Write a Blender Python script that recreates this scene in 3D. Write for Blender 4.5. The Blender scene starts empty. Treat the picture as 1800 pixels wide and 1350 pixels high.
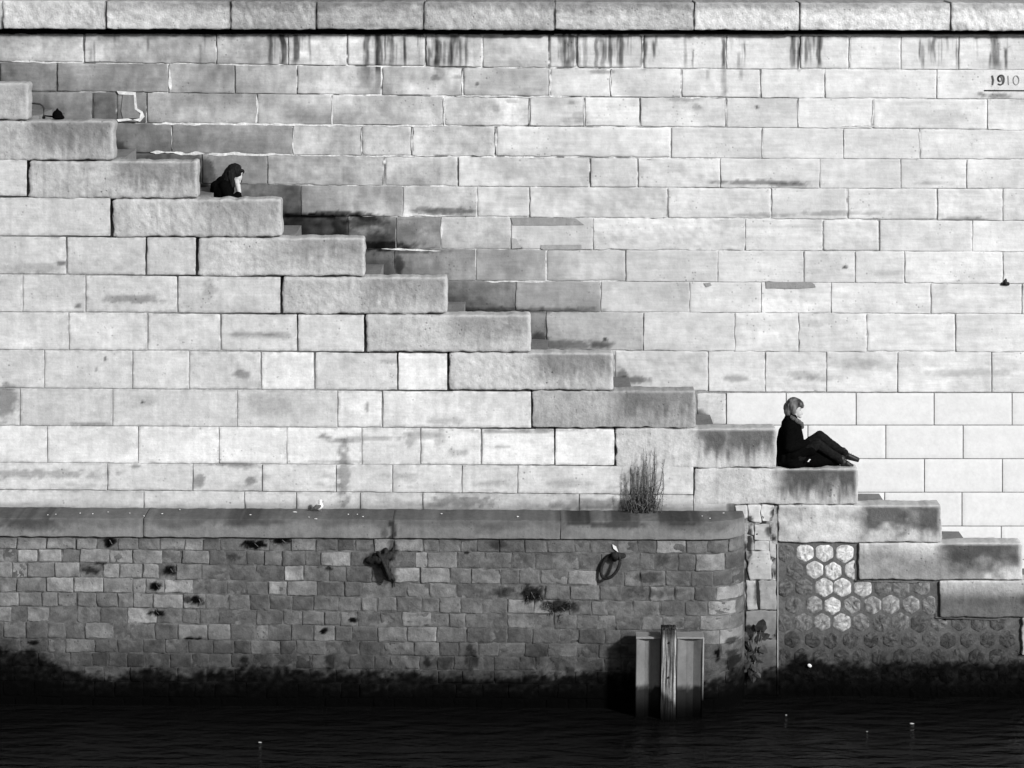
import bpy, bmesh, math, random
import numpy as np
from mathutils import Vector, Matrix

random.seed(7)
rs = np.random.RandomState(7)
scene = bpy.context.scene
COL = scene.collection
rad = math.radians

# ------------------------------------------------------------------ camera
CAM = np.array([0.0, -40.0, 10.5])
FPX = 5560.0
PITCH, ROLL = rad(9.1), rad(0.36)
F_ = np.array([0, math.cos(PITCH), -math.sin(PITCH)])
R0 = np.array([1.0, 0, 0])
U0 = np.array([0, math.sin(PITCH), math.cos(PITCH)])
R_ = R0 * math.cos(ROLL) + U0 * math.sin(ROLL)
U_ = U0 * math.cos(ROLL) - R0 * math.sin(ROLL)
cd = bpy.data.cameras.new("camera")
cam = bpy.data.objects.new("camera", cd)
COL.objects.link(cam)
M = Matrix(((R_[0], U_[0], -F_[0], CAM[0]), (R_[1], U_[1], -F_[1], CAM[1]), (R_[2], U_[2], -F_[2], CAM[2]), (0, 0, 0, 1)))
cam.matrix_world = M
cd.sensor_width = 36.0
cd.lens = FPX / 1800 * 36
cd.clip_end = 2000
scene.camera = cam

# ------------------------------------------------------------------ light
SUN_DIR = Vector((0.86, -1.0, 0.62)).normalized()      # from the scene to the sun
w = bpy.data.worlds.new("World")
scene.world = w
w.use_nodes = True
nt = w.node_tree
bg = nt.nodes["Background"]
sky = nt.nodes.new("ShaderNodeTexSky")
sky.sky_type = 'NISHITA'
sky.sun_disc = False
sky.sun_elevation = math.asin(SUN_DIR.z)
sky.sun_rotation = math.atan2(SUN_DIR.x, SUN_DIR.y)
bw = nt.nodes.new("ShaderNodeRGBToBW")                   # black and white photograph
nt.links.new(sky.outputs[0], bw.inputs[0])
nt.links.new(bw.outputs[0], bg.inputs[0])
bg.inputs[1].default_value = 0.05
sd = bpy.data.lights.new("sun", 'SUN')
sun = bpy.data.objects.new("sun", sd)
COL.objects.link(sun)
sd.energy = 2.6
sd.angle = rad(5)
sun.rotation_euler = SUN_DIR.to_track_quat('Z', 'Y').to_euler()
sun.location = (10, -20, 20)
vs = scene.view_settings
vs.view_transform = 'Standard'
vs.look = 'None'
vs.gamma = 1
vs.use_curve_mapping = False
vs.exposure = 1.0

# ------------------------------------------------------------------ helpers
def P(px, py, Y):
    """point of the vertical plane y=Y seen at photo pixel (px,py)"""
    px, py = np.asarray(px, float), np.asarray(py, float)
    a, b = (px - 900) / FPX, -(py - 675) / FPX
    d = F_[:, None] + R_[:, None] * a.ravel() + U_[:, None] * b.ravel()
    t = (Y - CAM[1]) / d[1]
    return (CAM[:, None] + d * t).T
def P1(px, py, Y):
    return Vector(P([px], [py], Y)[0])
def PZ(px, py, z):
    """point of the level z seen at pixel"""
    a, b = (px - 900) / FPX, -(py - 675) / FPX
    d = F_ + R_ * a + U_ * b
    t = (z - CAM[2]) / d[2]
    return Vector(CAM + d * t)
def proj(p):
    q = p - CAM
    d = q @ F_
    return 900 + FPX * (q @ R_) / d, 675 - FPX * (q @ U_) / d
PX = 1 / 138.0                                            # metres per photo pixel at the stair wall

def _h(ix, iy, iz, s):
    n = (ix.astype(np.int64) * 374761393 + iy.astype(np.int64) * 668265263 + iz.astype(np.int64) * 2147483647 + s * 974634777) & 0xffffffff
    n = ((n ^ (n >> 13)) * 1274126177) & 0xffffffff
    n = ((n ^ (n >> 15)) * 2246822519) & 0xffffffff
    return ((n ^ (n >> 16)) & 0xffffff) / float(0xffffff)
def vn(x, y, z, s=0):
    x, y, z = np.broadcast_arrays(np.asarray(x, float), np.asarray(y, float), np.asarray(z, float))
    ix, iy, iz = np.floor(x), np.floor(y), np.floor(z)
    fx, fy, fz = x - ix, y - iy, z - iz
    fx, fy, fz = [f * f * (3 - 2 * f) for f in (fx, fy, fz)]
    ix, iy, iz = ix.astype(int), iy.astype(int), iz.astype(int)
    r = 0
    for a in (0, 1):
        for b in (0, 1):
            for c in (0, 1):
                r = r + _h(ix + a, iy + b, iz + c, s) * (fx if a else 1 - fx) * (fy if b else 1 - fy) * (fz if c else 1 - fz)
    return r
def fbm(x, y, z, s=0, o=4):
    r, a, t = 0, 1.0, 0
    for i in range(o):
        r = r + a * vn(np.asarray(x) * 2 ** i + 13.1 * i, np.asarray(y) * 2 ** i + 7.7 * i, np.asarray(z) * 2 ** i + 3.3 * i, s + i)
        t += a
        a *= 0.5
    return r / t                                          # 0..1
def sst(a, b, x):
    t = np.clip((x - a) / (b - a), 0, 1)
    return t * t * (3 - 2 * t)

KEXP = 1.50
def A(v):
    """tone of a sunlit vertical face on the print (0..255) -> reflectance of the stone"""
    return (np.clip(np.asarray(v, float), 1, 250) / 255.0) ** 2.2 / KEXP

def tag(o, label=None, cat=None, group=None, kind=None):
    if label: o["label"] = label
    if cat: o["category"] = cat
    if group: o["group"] = group
    if kind: o["kind"] = kind
    return o
def thing(name, loc, label, cat, group=None):
    o = bpy.data.objects.new(name, None)
    COL.objects.link(o)
    o.location = loc
    o.empty_display_size = 0.2
    return tag(o, label, cat, group)
def link(name, me, mat, parent=None):
    o = bpy.data.objects.new(name, me)
    COL.objects.link(o)
    if mat: me.materials.append(mat)
    if parent is not None:
        o.parent = parent
        o.matrix_parent_inverse = Matrix.Translation(parent.location).inverted()
    return o
def mesh_np(name, v, f, alb=None, smooth=True):
    me = bpy.data.meshes.new(name)
    if isinstance(f, np.ndarray) and f.ndim == 2:
        n, k = f.shape
        me.vertices.add(len(v))
        me.vertices.foreach_set("co", np.asarray(v, np.float32).ravel())
        me.loops.add(n * k)
        me.loops.foreach_set("vertex_index", f.astype(np.int32).ravel())
        me.polygons.add(n)
        me.polygons.foreach_set("loop_start", np.arange(0, n * k, k, dtype=np.int32))
        me.update(calc_edges=True)
    else:
        me.from_pydata([tuple(p) for p in v], [], f)
    if alb is not None:
        a = me.attributes.new("alb", 'FLOAT', 'POINT')
        a.data.foreach_set("value", np.broadcast_to(np.asarray(alb, np.float32), (len(v),)).copy())
    if smooth:
        me.polygons.foreach_set("use_smooth", np.ones(len(me.polygons), bool))
    me.validate()
    return me

# ------------------------------------------------------------------ materials
def new_mat(name):
    m = bpy.data.materials.new(name)
    m.use_nodes = True
    return m, m.node_tree, m.node_tree.nodes["Principled BSDF"]
def stone_mat(name, var=0.18, bump=0.35, pits=0.25, rough=0.9, scale=1.0, streak=0.0, spec=0.05, bed=0.0, smap=(16, 4, 0.9)):
    m, t, b = new_mat(name)
    N, L = t.nodes.new, t.links.new
    at = N("ShaderNodeAttribute"); at.attribute_name = "alb"
    geo = N("ShaderNodeNewGeometry")
    n1 = N("ShaderNodeTexNoise"); n1.inputs["Scale"].default_value = 9 * scale; n1.inputs["Detail"].default_value = 9; n1.inputs["Roughness"].default_value = 0.68
    n2 = N("ShaderNodeTexNoise"); n2.inputs["Scale"].default_value = 24 * scale; n2.inputs["Detail"].default_value = 5; n2.inputs["Roughness"].default_value = 0.78
    L(geo.outputs["Position"], n1.inputs["Vector"]); L(geo.outputs["Position"], n2.inputs["Vector"])
    def math_(op, a, bb, c=None):
        q = N("ShaderNodeMath"); q.operation = op
        for i, x in enumerate((a, bb, c)):
            if x is None: continue
            if isinstance(x, (int, float)): q.inputs[i].default_value = x
            else: L(x, q.inputs[i])
        return q.outputs[0]
    a1 = math_('MULTIPLY_ADD', math_('SUBTRACT', n1.outputs[0], 0.5), var * 5.5, 1.0)
    a2 = math_('MULTIPLY_ADD', math_('SUBTRACT', n2.outputs[0], 0.5), var * 5.5, 1.0)
    fac = math_('MULTIPLY', a1, a2)
    vo = N("ShaderNodeTexVoronoi"); vo.inputs["Scale"].default_value = 15 * scale
    L(geo.outputs["Position"], vo.inputs["Vector"])
    mr = N("ShaderNodeMapRange"); mr.interpolation_type = 'SMOOTHSTEP'
    mr.inputs[1].default_value = 0.12; mr.inputs[2].default_value = 0.24; mr.inputs[3].default_value = 0.0; mr.inputs[4].default_value = 1.0
    L(vo.outputs["Distance"], mr.inputs[0])
    n3 = N("ShaderNodeTexNoise"); n3.inputs["Scale"].default_value = 3.0; n3.inputs["Detail"].default_value = 3
    L(geo.outputs["Position"], n3.inputs["Vector"])
    pm = N("ShaderNodeMapRange"); pm.inputs[1].default_value = 0.52; pm.inputs[2].default_value = 0.68; pm.inputs[3].default_value = 0.0; pm.inputs[4].default_value = pits
    L(n3.outputs[0], pm.inputs[0])
    pit = math_('SUBTRACT', 1.0, math_('MULTIPLY', math_('SUBTRACT', 1.0, mr.outputs[0]), pm.outputs[0]))
    fac = math_('MULTIPLY', fac, pit)
    if streak > 0:
        mp = N("ShaderNodeMapping"); mp.inputs["Scale"].default_value = smap
        L(geo.outputs["Position"], mp.inputs[0])
        n4 = N("ShaderNodeTexNoise"); n4.inputs["Scale"].default_value = 1.0; n4.inputs["Detail"].default_value = 5
        L(mp.outputs[0], n4.inputs["Vector"])
        fac = math_('MULTIPLY', fac, math_('MULTIPLY_ADD', math_('SUBTRACT', n4.outputs[0], 0.5), streak, 1.0))
    if bed > 0:
        mp2 = N("ShaderNodeMapping"); mp2.inputs["Scale"].default_value = (3.5, 3.5, 34)
        L(geo.outputs["Position"], mp2.inputs[0])
        n5 = N("ShaderNodeTexNoise"); n5.inputs["Scale"].default_value = 1.0; n5.inputs["Detail"].default_value = 6; n5.inputs["Roughness"].default_value = .65
        L(mp2.outputs[0], n5.inputs["Vector"])
        fac = math_('MULTIPLY', fac, math_('MULTIPLY_ADD', math_('SUBTRACT', n5.outputs[0], 0.5), bed, 1.0))
    val = math_('MULTIPLY', at.outputs["Fac"], fac)
    cc = N("ShaderNodeCombineColor")
    for i in range(3): L(val, cc.inputs[i])
    L(cc.outputs[0], b.inputs["Base Color"])
    b.inputs["Roughness"].default_value = rough
    b.inputs["Specular IOR Level"].default_value = spec
    h = math_('ADD', math_('MULTIPLY', n1.outputs[0], 1.0), math_('MULTIPLY', n2.outputs[0], 0.35))
    h = math_('ADD', h, math_('MULTIPLY', pit, 0.8))
    bp = N("ShaderNodeBump"); bp.inputs["Strength"].default_value = bump; bp.inputs["Distance"].default_value = 0.05
    L(h, bp.inputs["Height"]); L(bp.outputs[0], b.inputs["Normal"])
    return m
def plain(name, alb, rough=0.8, spec=0.2, var=0.25, scale=20, bump=0.2, mapping=None):
    m, t, b = new_mat(name)
    N, L = t.nodes.new, t.links.new
    tc = N("ShaderNodeTexCoord")
    n = N("ShaderNodeTexNoise"); n.inputs["Scale"].default_value = scale; n.inputs["Detail"].default_value = 6
    if mapping:
        mp = N("ShaderNodeMapping"); mp.inputs["Scale"].default_value = mapping
        L(tc.outputs["Object"], mp.inputs[0]); L(mp.outputs[0], n.inputs["Vector"])
    else:
        L(tc.outputs["Object"], n.inputs["Vector"])
    r = N("ShaderNodeMapRange"); r.inputs[1].default_value = 0.36; r.inputs[2].default_value = 0.64
    r.inputs[3].default_value = alb * (1 - var); r.inputs[4].default_value = alb * (1 + var)
    L(n.outputs[0], r.inputs[0])
    cc = N("ShaderNodeCombineColor")
    for i in range(3): L(r.outputs[0], cc.inputs[i])
    L(cc.outputs[0], b.inputs["Base Color"])
    b.inputs["Roughness"].default_value = rough
    b.inputs["Specular IOR Level"].default_value = spec
    if bump:
        bp = N("ShaderNodeBump"); bp.inputs["Strength"].default_value = bump; bp.inputs["Distance"].default_value = 0.01
        L(n.outputs[0], bp.inputs["Height"]); L(bp.outputs[0], b.inputs["Normal"])
    return m
M_OLD = stone_mat("old_limestone", var=0.085, bump=0.22, pits=0.40, streak=0.30, bed=.40)
M_PALE = stone_mat("pale_limestone", var=0.05, bump=0.20, pits=0.40, streak=0.12, bed=.42)
M_NEW = stone_mat("new_limestone", var=0.05, bump=0.10, pits=0.0)
M_BLOCK = stone_mat("stair_stone", var=0.12, bump=0.45, pits=0.5, streak=0.25)
M_COPE = stone_mat("coping_stone", var=0.14, bump=0.6, pits=0.3, streak=0.3)
M_BRICK = stone_mat("rubble_stone", var=0.17, bump=0.5, pits=0.4, streak=0.2)
M_CAP = stone_mat("ledge_stone", var=0.10, bump=0.25, pits=0.3, streak=0.5)
M_HEX = stone_mat("hex_stone", var=0.20, bump=0.7, pits=0.5)
M_MORT = stone_mat("mortar", var=0.22, bump=0.4, pits=0.3)

# ------------------------------------------------------------------ stains (dirt with shapes of its own, plus a painted shadow)
def blob(px, py, lst, seed=5, nz=0.7):
    m = np.ones_like(px)
    for i, (cx, cy, rx, ry, k) in enumerate(lst):
        sel = (np.abs(px - cx) < rx * 2) & (np.abs(py - cy) < ry * 2)
        if not sel.any(): continue
        x, y = px[sel], py[sel]
        d = np.hypot((x - cx) / rx, (y - cy) / ry) + nz * (fbm(x / 9, y / 7, i * 1.7, seed, 4) - 0.5) * 2
        m[sel] *= 1 - k * sst(1.15, 0.55, d)
    return m
STREAK = [(475, 60, 113, 5, .4), (497, 58, 116, 6, .6), (520, 58, 112, 6, .5), (545, 60, 112, 3, .25), (645, 58, 118, 6, .4), (665, 56, 128, 7, .62), (677, 60, 110, 2, .4),
          (688, 66, 118, 5, .35), (711, 66, 118, 3, .4), (735, 60, 85, 2, .4), (754, 85, 118, 3, .4), (770, 70, 118, 7, .55), (781, 75, 116, 3, .3), (794, 60, 118, 7, .45),
          (808, 62, 118, 3, .35), (820, 62, 112, 4, .25), (990, 60, 118, 9, .32), (1003, 60, 118, 8, .4), (1014, 60, 120, 3, .5), (1030, 62, 118, 4, .3), (1048, 66, 122, 4, .35), (1060, 70, 120, 5, .3),
          (1073, 60, 120, 3, .45), (1092, 60, 118, 6, .45), (1131, 58, 121, 6, .55), (1150, 75, 100, 3, .4), (1154, 60, 80, 3, .3), (1205, 60, 118, 3, .2), (1218, 90, 118, 2, .3),
          (1272, 70, 118, 4, .5), (1272, 120, 170, 5, .25), (1300, 95, 120, 4, .25), (1303, 122, 140, 3, .3), (1393, 62, 118, 5, .45), (1405, 60, 122, 4, .55), (1418, 62, 110, 4, .3), (1440, 62, 116, 5, .5),
          (1617, 72, 105, 2, .5), (1641, 66, 92, 5, .35), (1643, 92, 108, 2, .3), (1683, 85, 120, 4, .25), (1740, 95, 118, 3, .35), (1750, 66, 120, 9, .45), (1768, 88, 120, 3, .5),
          (1245, 125, 140, 5, .2), (640, 118, 150, 14, .22), (665, 120, 160, 8, .15), (770, 120, 140, 10, .2), (160, 85, 110, 4, .2)]
for (xa_, xb_, n_) in ((470, 560, 10), (640, 822, 34), (980, 1160, 34), (1268, 1310, 7), (1385, 1448, 14), (1600, 1775, 16), (150, 470, 6)):
    for q_ in range(n_):
        y_ = random.uniform(58, 82)
        STREAK.append((random.uniform(xa_, xb_), y_, min(118, y_ + random.uniform(8, 50)), random.uniform(1.0, 3.0), random.uniform(.06, .28)))
def streaks(px, py, lst):
    m = np.ones_like(px)
    for i, (cx, y0, y1, hw, k) in enumerate(lst):
        sel = (np.abs(px - cx) < hw * 2.4) & (py > y0 - 14) & (py < y1 + 14)
        if not sel.any(): continue
        x, y = px[sel], py[sel]
        wob = (vn(y / 16, i * 3.1, 0, 3) - 0.5) * hw * 0.9
        d = np.abs(x - cx - wob) / hw + 0.5 * (fbm(x / 3, y / 25, i, 9, 3) - 0.5) * 2
        m[sel] *= 1 - k * .92 * (.55 + .9 * fbm(x / 4, y / 18, i, 10, 3)) * sst(1.2, 0.35, d) * sst(y0 - 8, y0 + 4, y) * sst(y1 + 8, y1 - 10, y)
    return m
BACK_BLOBS = [(560, 379, 80, 5, .8), (555, 402, 85, 20, .2), (640, 388, 40, 12, .45), (598, 402, 18, 22, .4), (655, 383, 24, 8, .4), (668, 432, 70, 9, .62), (655, 425, 30, 22, .35), (720, 441, 60, 5, .35), (365, 305, 14, 36, .4), (345, 325, 20, 40, .25),  # the dark blob left of the hunched woman paints in her shadow
              (700, 410, 60, 24, .15), (780, 545, 60, 30, .15), (1000, 606, 70, 9, .32), (948, 602, 16, 22, .4), (1105, 668, 40, 8, .4), (1094, 660, 12, 16, .35), (1231, 735, 12, 14, .5), (870, 545, 80, 6, .3),
              (1060, 606, 20, 8, .3), (790, 371, 60, 7, .35), (750, 368, 30, 7, .25), (1330, 321, 90, 5, .35), (1640, 322, 50, 3, .15), (160, 183, 14, 6, .15), (205, 262, 18, 14, .4), (250, 210, 12, 20, .15),
              (960, 545, 60, 6, .3), (1020, 545, 40, 5, .25), (700, 465, 10, 22, .45), (590, 375, 60, 5, .5), (1690, 500, 60, 8, .06), (1560, 480, 30, 5, .1), (1290, 665, 25, 6, .22), (1410, 660, 30, 9, .16),
              (1440, 665, 40, 6, .14), (1700, 655, 80, 8, .13), (1500, 640, 60, 10, .1), (765, 137, 10, 5, .25), (805, 135, 14, 5, .2), (838, 148, 4, 4, .4), (920, 160, 40, 6, .12), (1010, 213, 30, 8, .1), (1055, 126, 28, 4, .3),
              (1205, 173, 30, 6, .2), (1225, 188, 10, 5, .2), (1345, 378, 60, 4, .2), (1700, 385, 60, 3, .35), (1330, 188, 4, 3, .5), (1365, 398, 90, 4, .08), (1385, 325, 40, 5, .3), (1480, 375, 70, 5, .2), (910, 436, 9, 4, .55),
              (1485, 470, 4, 3, .5), (1065, 597, 5, 4, .55), (1755, 168, 26, 5, .3), (1725, 165, 8, 4, .3), (1440, 560, 40, 14, .05), (1655, 205, 60, 16, .05), (60, 195, 40, 18, .1), (330, 245, 60, 20, .08),
              (900, 335, 60, 16, .05), (860, 300, 80, 20, .04), (1020, 205, 14, 12, .14), (1005, 180, 8, 5, .2), (870, 190, 10, 10, .15), (900, 178, 12, 4, .18)]
SIDE_BLOBS = [(604, 835, 13, 55, .28), (600, 775, 30, 4, .28), (570, 768, 14, 4, .3), (596, 812, 60, 4, .15), (8, 705, 22, 34, .3), (472, 712, 40, 26, .12), (810, 881, 62, 11, .3), (1030, 886, 70, 12, .25),
              (1130, 860, 34, 45, .22), (1120, 890, 50, 16, .3), (70, 833, 130, 8, .2), (425, 658, 22, 9, .28), (350, 845, 12, 14, .28), (440, 845, 14, 8, .3), (250, 705, 30, 12, .1), (60, 470, 60, 10, .12), (230, 526, 70, 8, .25),
              (250, 250, 8, 4, .2), (440, 588, 45, 5, .22), (490, 590, 30, 6, .18), (430, 820, 30, 5, .2), (405, 815, 40, 4, .3), (240, 820, 10, 4, .3), (780, 740, 40, 6, .12), (650, 770, 60, 5, .2), (745, 765, 40, 8, .2),
              (775, 770, 10, 25, .15), (805, 795, 18, 8, .2), (885, 785, 16, 4, .2), (720, 775, 8, 18, .15), (880, 758, 50, 4, .28), (960, 757, 50, 4, .28), (645, 716, 4, 10, .3), (160, 745, 40, 4, .2), (370, 510, 14, 20, .18),
              (110, 462, 12, 4, .35), (138, 538, 8, 3, .4), (185, 632, 3, 4, .5), (170, 650, 4, 3, .4), (250, 706, 4, 2, .7), (700, 835, 40, 4, .12), (870, 850, 40, 6, .14), (1000, 850, 40, 8, .14), (1290, 895, 14, 14, .4), (720, 612, 20, 4, .2), (680, 635, 18, 5, .15)]

# ------------------------------------------------------------------ stones
def axis(L, r, c):
    n = max(1, int(round((L - 2 * r) / c)))
    return np.concatenate([[0, .4 * r], np.linspace(r, L - r, n + 1), [L - .4 * r, L]])
def lattice(us, ys, zs, back=False):
    nu, ny, nz = len(us), len(ys), len(zs)
    I, J, K = np.meshgrid(np.arange(nu), np.arange(ny), np.arange(nz), indexing='ij')
    on = (I == 0) | (I == nu - 1) | (J == 0) | (K == 0) | (K == nz - 1)
    if back: on |= (J == ny - 1)
    ids = -np.ones((nu, ny, nz), int)
    ids[on] = np.arange(on.sum())
    v = np.stack([us[I[on]], ys[J[on]], zs[K[on]]], 1)
    Q = []
    def grid(a, flip):
        q = np.stack([a[:-1, :-1], a[1:, :-1], a[1:, 1:], a[:-1, 1:]], -1).reshape(-1, 4)
        Q.append(q[:, ::-1] if flip else q)
    grid(ids[:, 0, :], False)
    grid(ids[-1, :, :], False)
    grid(ids[0, :, :], True)
    grid(ids[:, :, -1], False)
    grid(ids[:, :, 0], True)
    if back: grid(ids[:, -1, :], True)
    return v, np.concatenate(Q)
NSEED = [0]
def stone(name, parent, q, Y, dep, tone, r=.014, cell=.03, rel=.006, edge=.004, mat=None, field=None, tool=0.0, bend=None, back=False, alb_only=False, rtop=None, lowrel=0.006, tilt=0.004, ret=False, mott=.11, ridge=0):
    NSEED[0] += 1
    sd_ = NSEED[0] * 3.17
    c = P([p[0] for p in q], [p[1] for p in q], Y)       # TL TR BR BL
    W = 0.5 * (c[1][0] - c[0][0] + c[2][0] - c[3][0])
    H = 0.5 * (c[0][2] - c[3][2] + c[1][2] - c[2][2])
    r = min(r, W * .3, H * .3)
    ys = np.array([0, .4 * r, r, max(dep, r * 1.5)])
    if dep > .25: ys = np.array([0, .4 * r, r, dep * .35, dep * .7, dep - r, dep])
    v, f = lattice(axis(W, r, cell), ys, axis(H, r, cell), back)
    u0, y0, v0 = v[:, 0].copy(), v[:, 1].copy(), v[:, 2].copy()
    qq = np.stack([np.clip(u0, r, W - r), np.maximum(y0, r), np.clip(v0, r, H - r)], 1)
    if back: qq[:, 1] = np.clip(y0, r, max(dep - r, r))
    d = v - qq
    n = np.linalg.norm(d, axis=1)
    n[n == 0] = 1
    p = qq + d / n[:, None] * r
    nrm = d / n[:, None]
    # uneven arrises, relief
    e = edge
    a1 = (fbm(u0 * 9, v0 * 9, sd_, 11, 3) - .5) * 2
    a2 = (fbm(u0 * 9 + 40, v0 * 9, sd_, 12, 3) - .5) * 2
    eu = np.maximum(0, 1 - np.minimum(u0, W - u0) / .08)
    ev = np.maximum(0, 1 - np.minimum(v0, H - v0) / .08)
    p[:, 0] += a1 * e * eu * 2
    p[:, 2] += a2 * e * ev * 2
    hh = (fbm(u0 * 14, v0 * 14, sd_, 21, 4) - .5) * 2 * rel + (fbm(u0 * 2.3, v0 * 3.5, sd_ + 5, 22, 2) - .5) * 2 * lowrel
    if tool:
        ang = .5 + .6 * math.sin(sd_)
        s = (u0 * math.cos(ang) - v0 * math.sin(ang)) * 9
        tt = (u0 * math.sin(ang) + v0 * math.cos(ang)) * 34
        hh = hh + (fbm(s, tt, sd_, 31, 3) - .5) * 2 * tool
    if ridge:
        hh = hh + (fbm(u0 * 4, v0 * 34, sd_, 51, 4) - .5) * 2 * ridge * sst(.35, .65, fbm(u0 * 2.5, v0 * 5, sd_, 52, 2))
    rg = rs.uniform(-tilt, tilt, 3)
    hh = hh + rg[0] + rg[1] * (u0 / W - .5) + rg[2] * (v0 / H - .5)
    p += nrm * hh[:, None] * (.35 + .65 * np.abs(nrm[:, 1]))[:, None]
    s, t = p[:, 0] / W, p[:, 2] / H
    xz = (c[3][None] * ((1 - s) * (1 - t))[:, None] + c[2][None] * (s * (1 - t))[:, None] + c[0][None] * ((1 - s) * t)[:, None] + c[1][None] * (s * t)[:, None])
    out = np.stack([xz[:, 0], Y + p[:, 1], xz[:, 2]], 1)
    px, py = proj(np.stack([out[:, 0], np.full(len(out), Y), out[:, 2]], 1))
    if bend is not None: out = bend(out)
    val = tone * (1 + mott * (fbm(u0 * 2.2, v0 * 3, sd_, 41, 4) - .5) * 2 + mott * .8 * (fbm(u0 * 11, v0 * 13, sd_, 42, 4) - .5) * 2)
    if field is not None: val = val * field(px, py, s, t, W, H, sd_)
    alb = A(val)
    if ret: return out, f, alb
    return link(name, mesh_np(name, out, f, alb), mat, parent)

def lin(pts):
    xs = [a for a, b in pts]; ys = [b for a, b in pts]
    return lambda x: np.interp(x, xs, ys)
def sheet(segs, Y, alb_fn, cell=6, wave=.006, wl=10, lo=-9):
    """flat mortar beds: list of pixel rectangles (x0,x1,ytop fn,ybot fn) at depth Y"""
    V, Fq, Al, off = [], [], [], 0
    for x0, x1, yt, yb in segs:
        nx, ny = max(2, int((x1 - x0) / cell)), max(2, int(abs(np.mean(yb(x0) - yt(x0))) / cell))
        gx, gt = np.meshgrid(np.linspace(x0, x1, nx + 1), np.linspace(0, 1, ny + 1), indexing='ij')
        gy = yb(gx) * (1 - gt) + yt(gx) * gt
        pts = P(gx, gy, Y)
        pts[:, 1] = np.maximum(pts[:, 1] + (fbm(gx.ravel() / wl, gy.ravel() / wl, 0, 61, 4) - .5) * wave, lo)
        ids = np.arange((nx + 1) * (ny + 1)).reshape(nx + 1, ny + 1)
        q = np.stack([ids[:-1, :-1], ids[1:, :-1], ids[1:, 1:], ids[:-1, 1:]], -1).reshape(-1, 4) + off
        V.append(pts); Fq.append(q); Al.append(A(alb_fn(gx.ravel(), gy.ravel()))); off += len(pts)
    return np.concatenate(V), np.concatenate(Fq), np.concatenate(Al)
const = lambda v: (lambda x: np.asarray(x) * 0 + v)

YB = 1.50                                                 # back wall face
# ================================================================== BACK WALL
back = thing("back_wall", P1(1100, 1000, YB), "tall pale limestone retaining wall behind the stairs with 1910 cut near its right end", "wall")
L_ = [lin([(0, 57), (1800, 61)]), lin([(0, 109), (380, 112), (800, 118), (1250, 121), (1800, 123)]), lin([(0, 160), (400, 164), (800, 169), (1500, 173), (1800, 174)]),
      lin([(200, 216), (800, 221), (1300, 224), (1800, 229)]), lin([(200, 268), (600, 273), (1000, 277), (1400, 279), (1800, 280)]), lin([(350, 322), (600, 327), (1200, 330), (1800, 332)]),
      lin([(500, 380), (800, 381), (1200, 384), (1800, 388)]), lin([(600, 436), (900, 438), (1200, 440), (1800, 443)]), lin([(640, 492), (1100, 495), (1800, 499)]),
      lin([(780, 545), (1100, 549), (1800, 552)]), lin([(900, 614), (1300, 618), (1800, 619)]), lin([(1000, 686), (1300, 689), (1800, 690)])]
B = [([-190, -40, 148, 381, 507, 610, 748, 848, 965, 1014, 1130, 1278, 1405, 1493, 1584, 1685, 1850, 1960], [180, 188, 188, 190, 205, 212, 205, 196, 215, 220, 222, 225, 226, 228, 226, 228, 225]),
     ([-190, 0, 100, 297, 413, 522, 671, 813, 967, 1074, 1197, 1337, 1450, 1647, 1860, 1960], [160, 150, 140, 176, 176, 186, 202, 192, 214, 222, 224, 226, 234, 236, 232]),
     ([-190, -20, 163, 205, 258, 452, 583, 780, 931, 1027, 1125, 1277, 1403, 1534, 1736, 1870, 1960], [140, 146, 84, 128, 172, 172, 198, 210, 214, 222, 218, 214, 228, 222, 230, 230]),
     ([0, 150, 302, 515, 635, 724, 871, 1180, 1340, 1483, 1617, 1830, 1960], [130, 146, 138, 196, 186, 205, 216, 218, 226, 224, 224, 228]),
     ([150, 356, 470, 676, 805, 1037, 1121, 1267, 1441, 1583, 1699, 1850, 1960], [110, 150, 176, 204, 208, 218, 218, 216, 224, 224, 226, 226]),
     ([300, 529, 708, 838, 931, 1173, 1356, 1489, 1648, 1763, 1900, 1960], [112, 178, 188, 198, 212, 220, 220, 220, 226, 228, 228]),
     ([440, 612, 696, 775, 898, 1043, 1310, 1446, 1546, 1709, 1850, 1960], [84, 112, 140, 208, 220, 225, 225, 222, 224, 230, 226]),
     ([560, 693, 836, 960, 1100, 1262, 1413, 1503, 1590, 1763, 1960], [138, 148, 172, 186, 206, 218, 222, 216, 226, 228]),
     ([650, 906, 1056, 1212, 1338, 1461, 1636, 1797, 1960], [132, 158, 198, 222, 230, 230, 230, 228]),
     ([800, 960, 1131, 1292, 1404, 1523, 1680, 1850, 1960], [140, 182, 204, 220, 226, 226, 228, 228]),
     ([930, 1080, 1245, 1345, 1453, 1578, 1743, 1900, 1960], [150, 216, 222, 226, 224, 222, 226, 226])]
def beyond(jx, tones, x_end, step=150, left=False):
    jx, tones = list(jx), list(tones)
    while jx[-1] < x_end: jx.append(jx[-1] + step * random.uniform(.75, 1.25)); tones.append(tones[-1] + random.uniform(-4, 4))
    while left and jx[0] > -620: jx.insert(0, jx[0] - step * random.uniform(.75, 1.25)); tones.insert(0, tones[0] + random.uniform(-8, 8))
    return jx, tones
B = [beyond(j_, t_, 2500, 150, k_ < 3) for k_, (j_, t_) in enumerate(B)]
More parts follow.
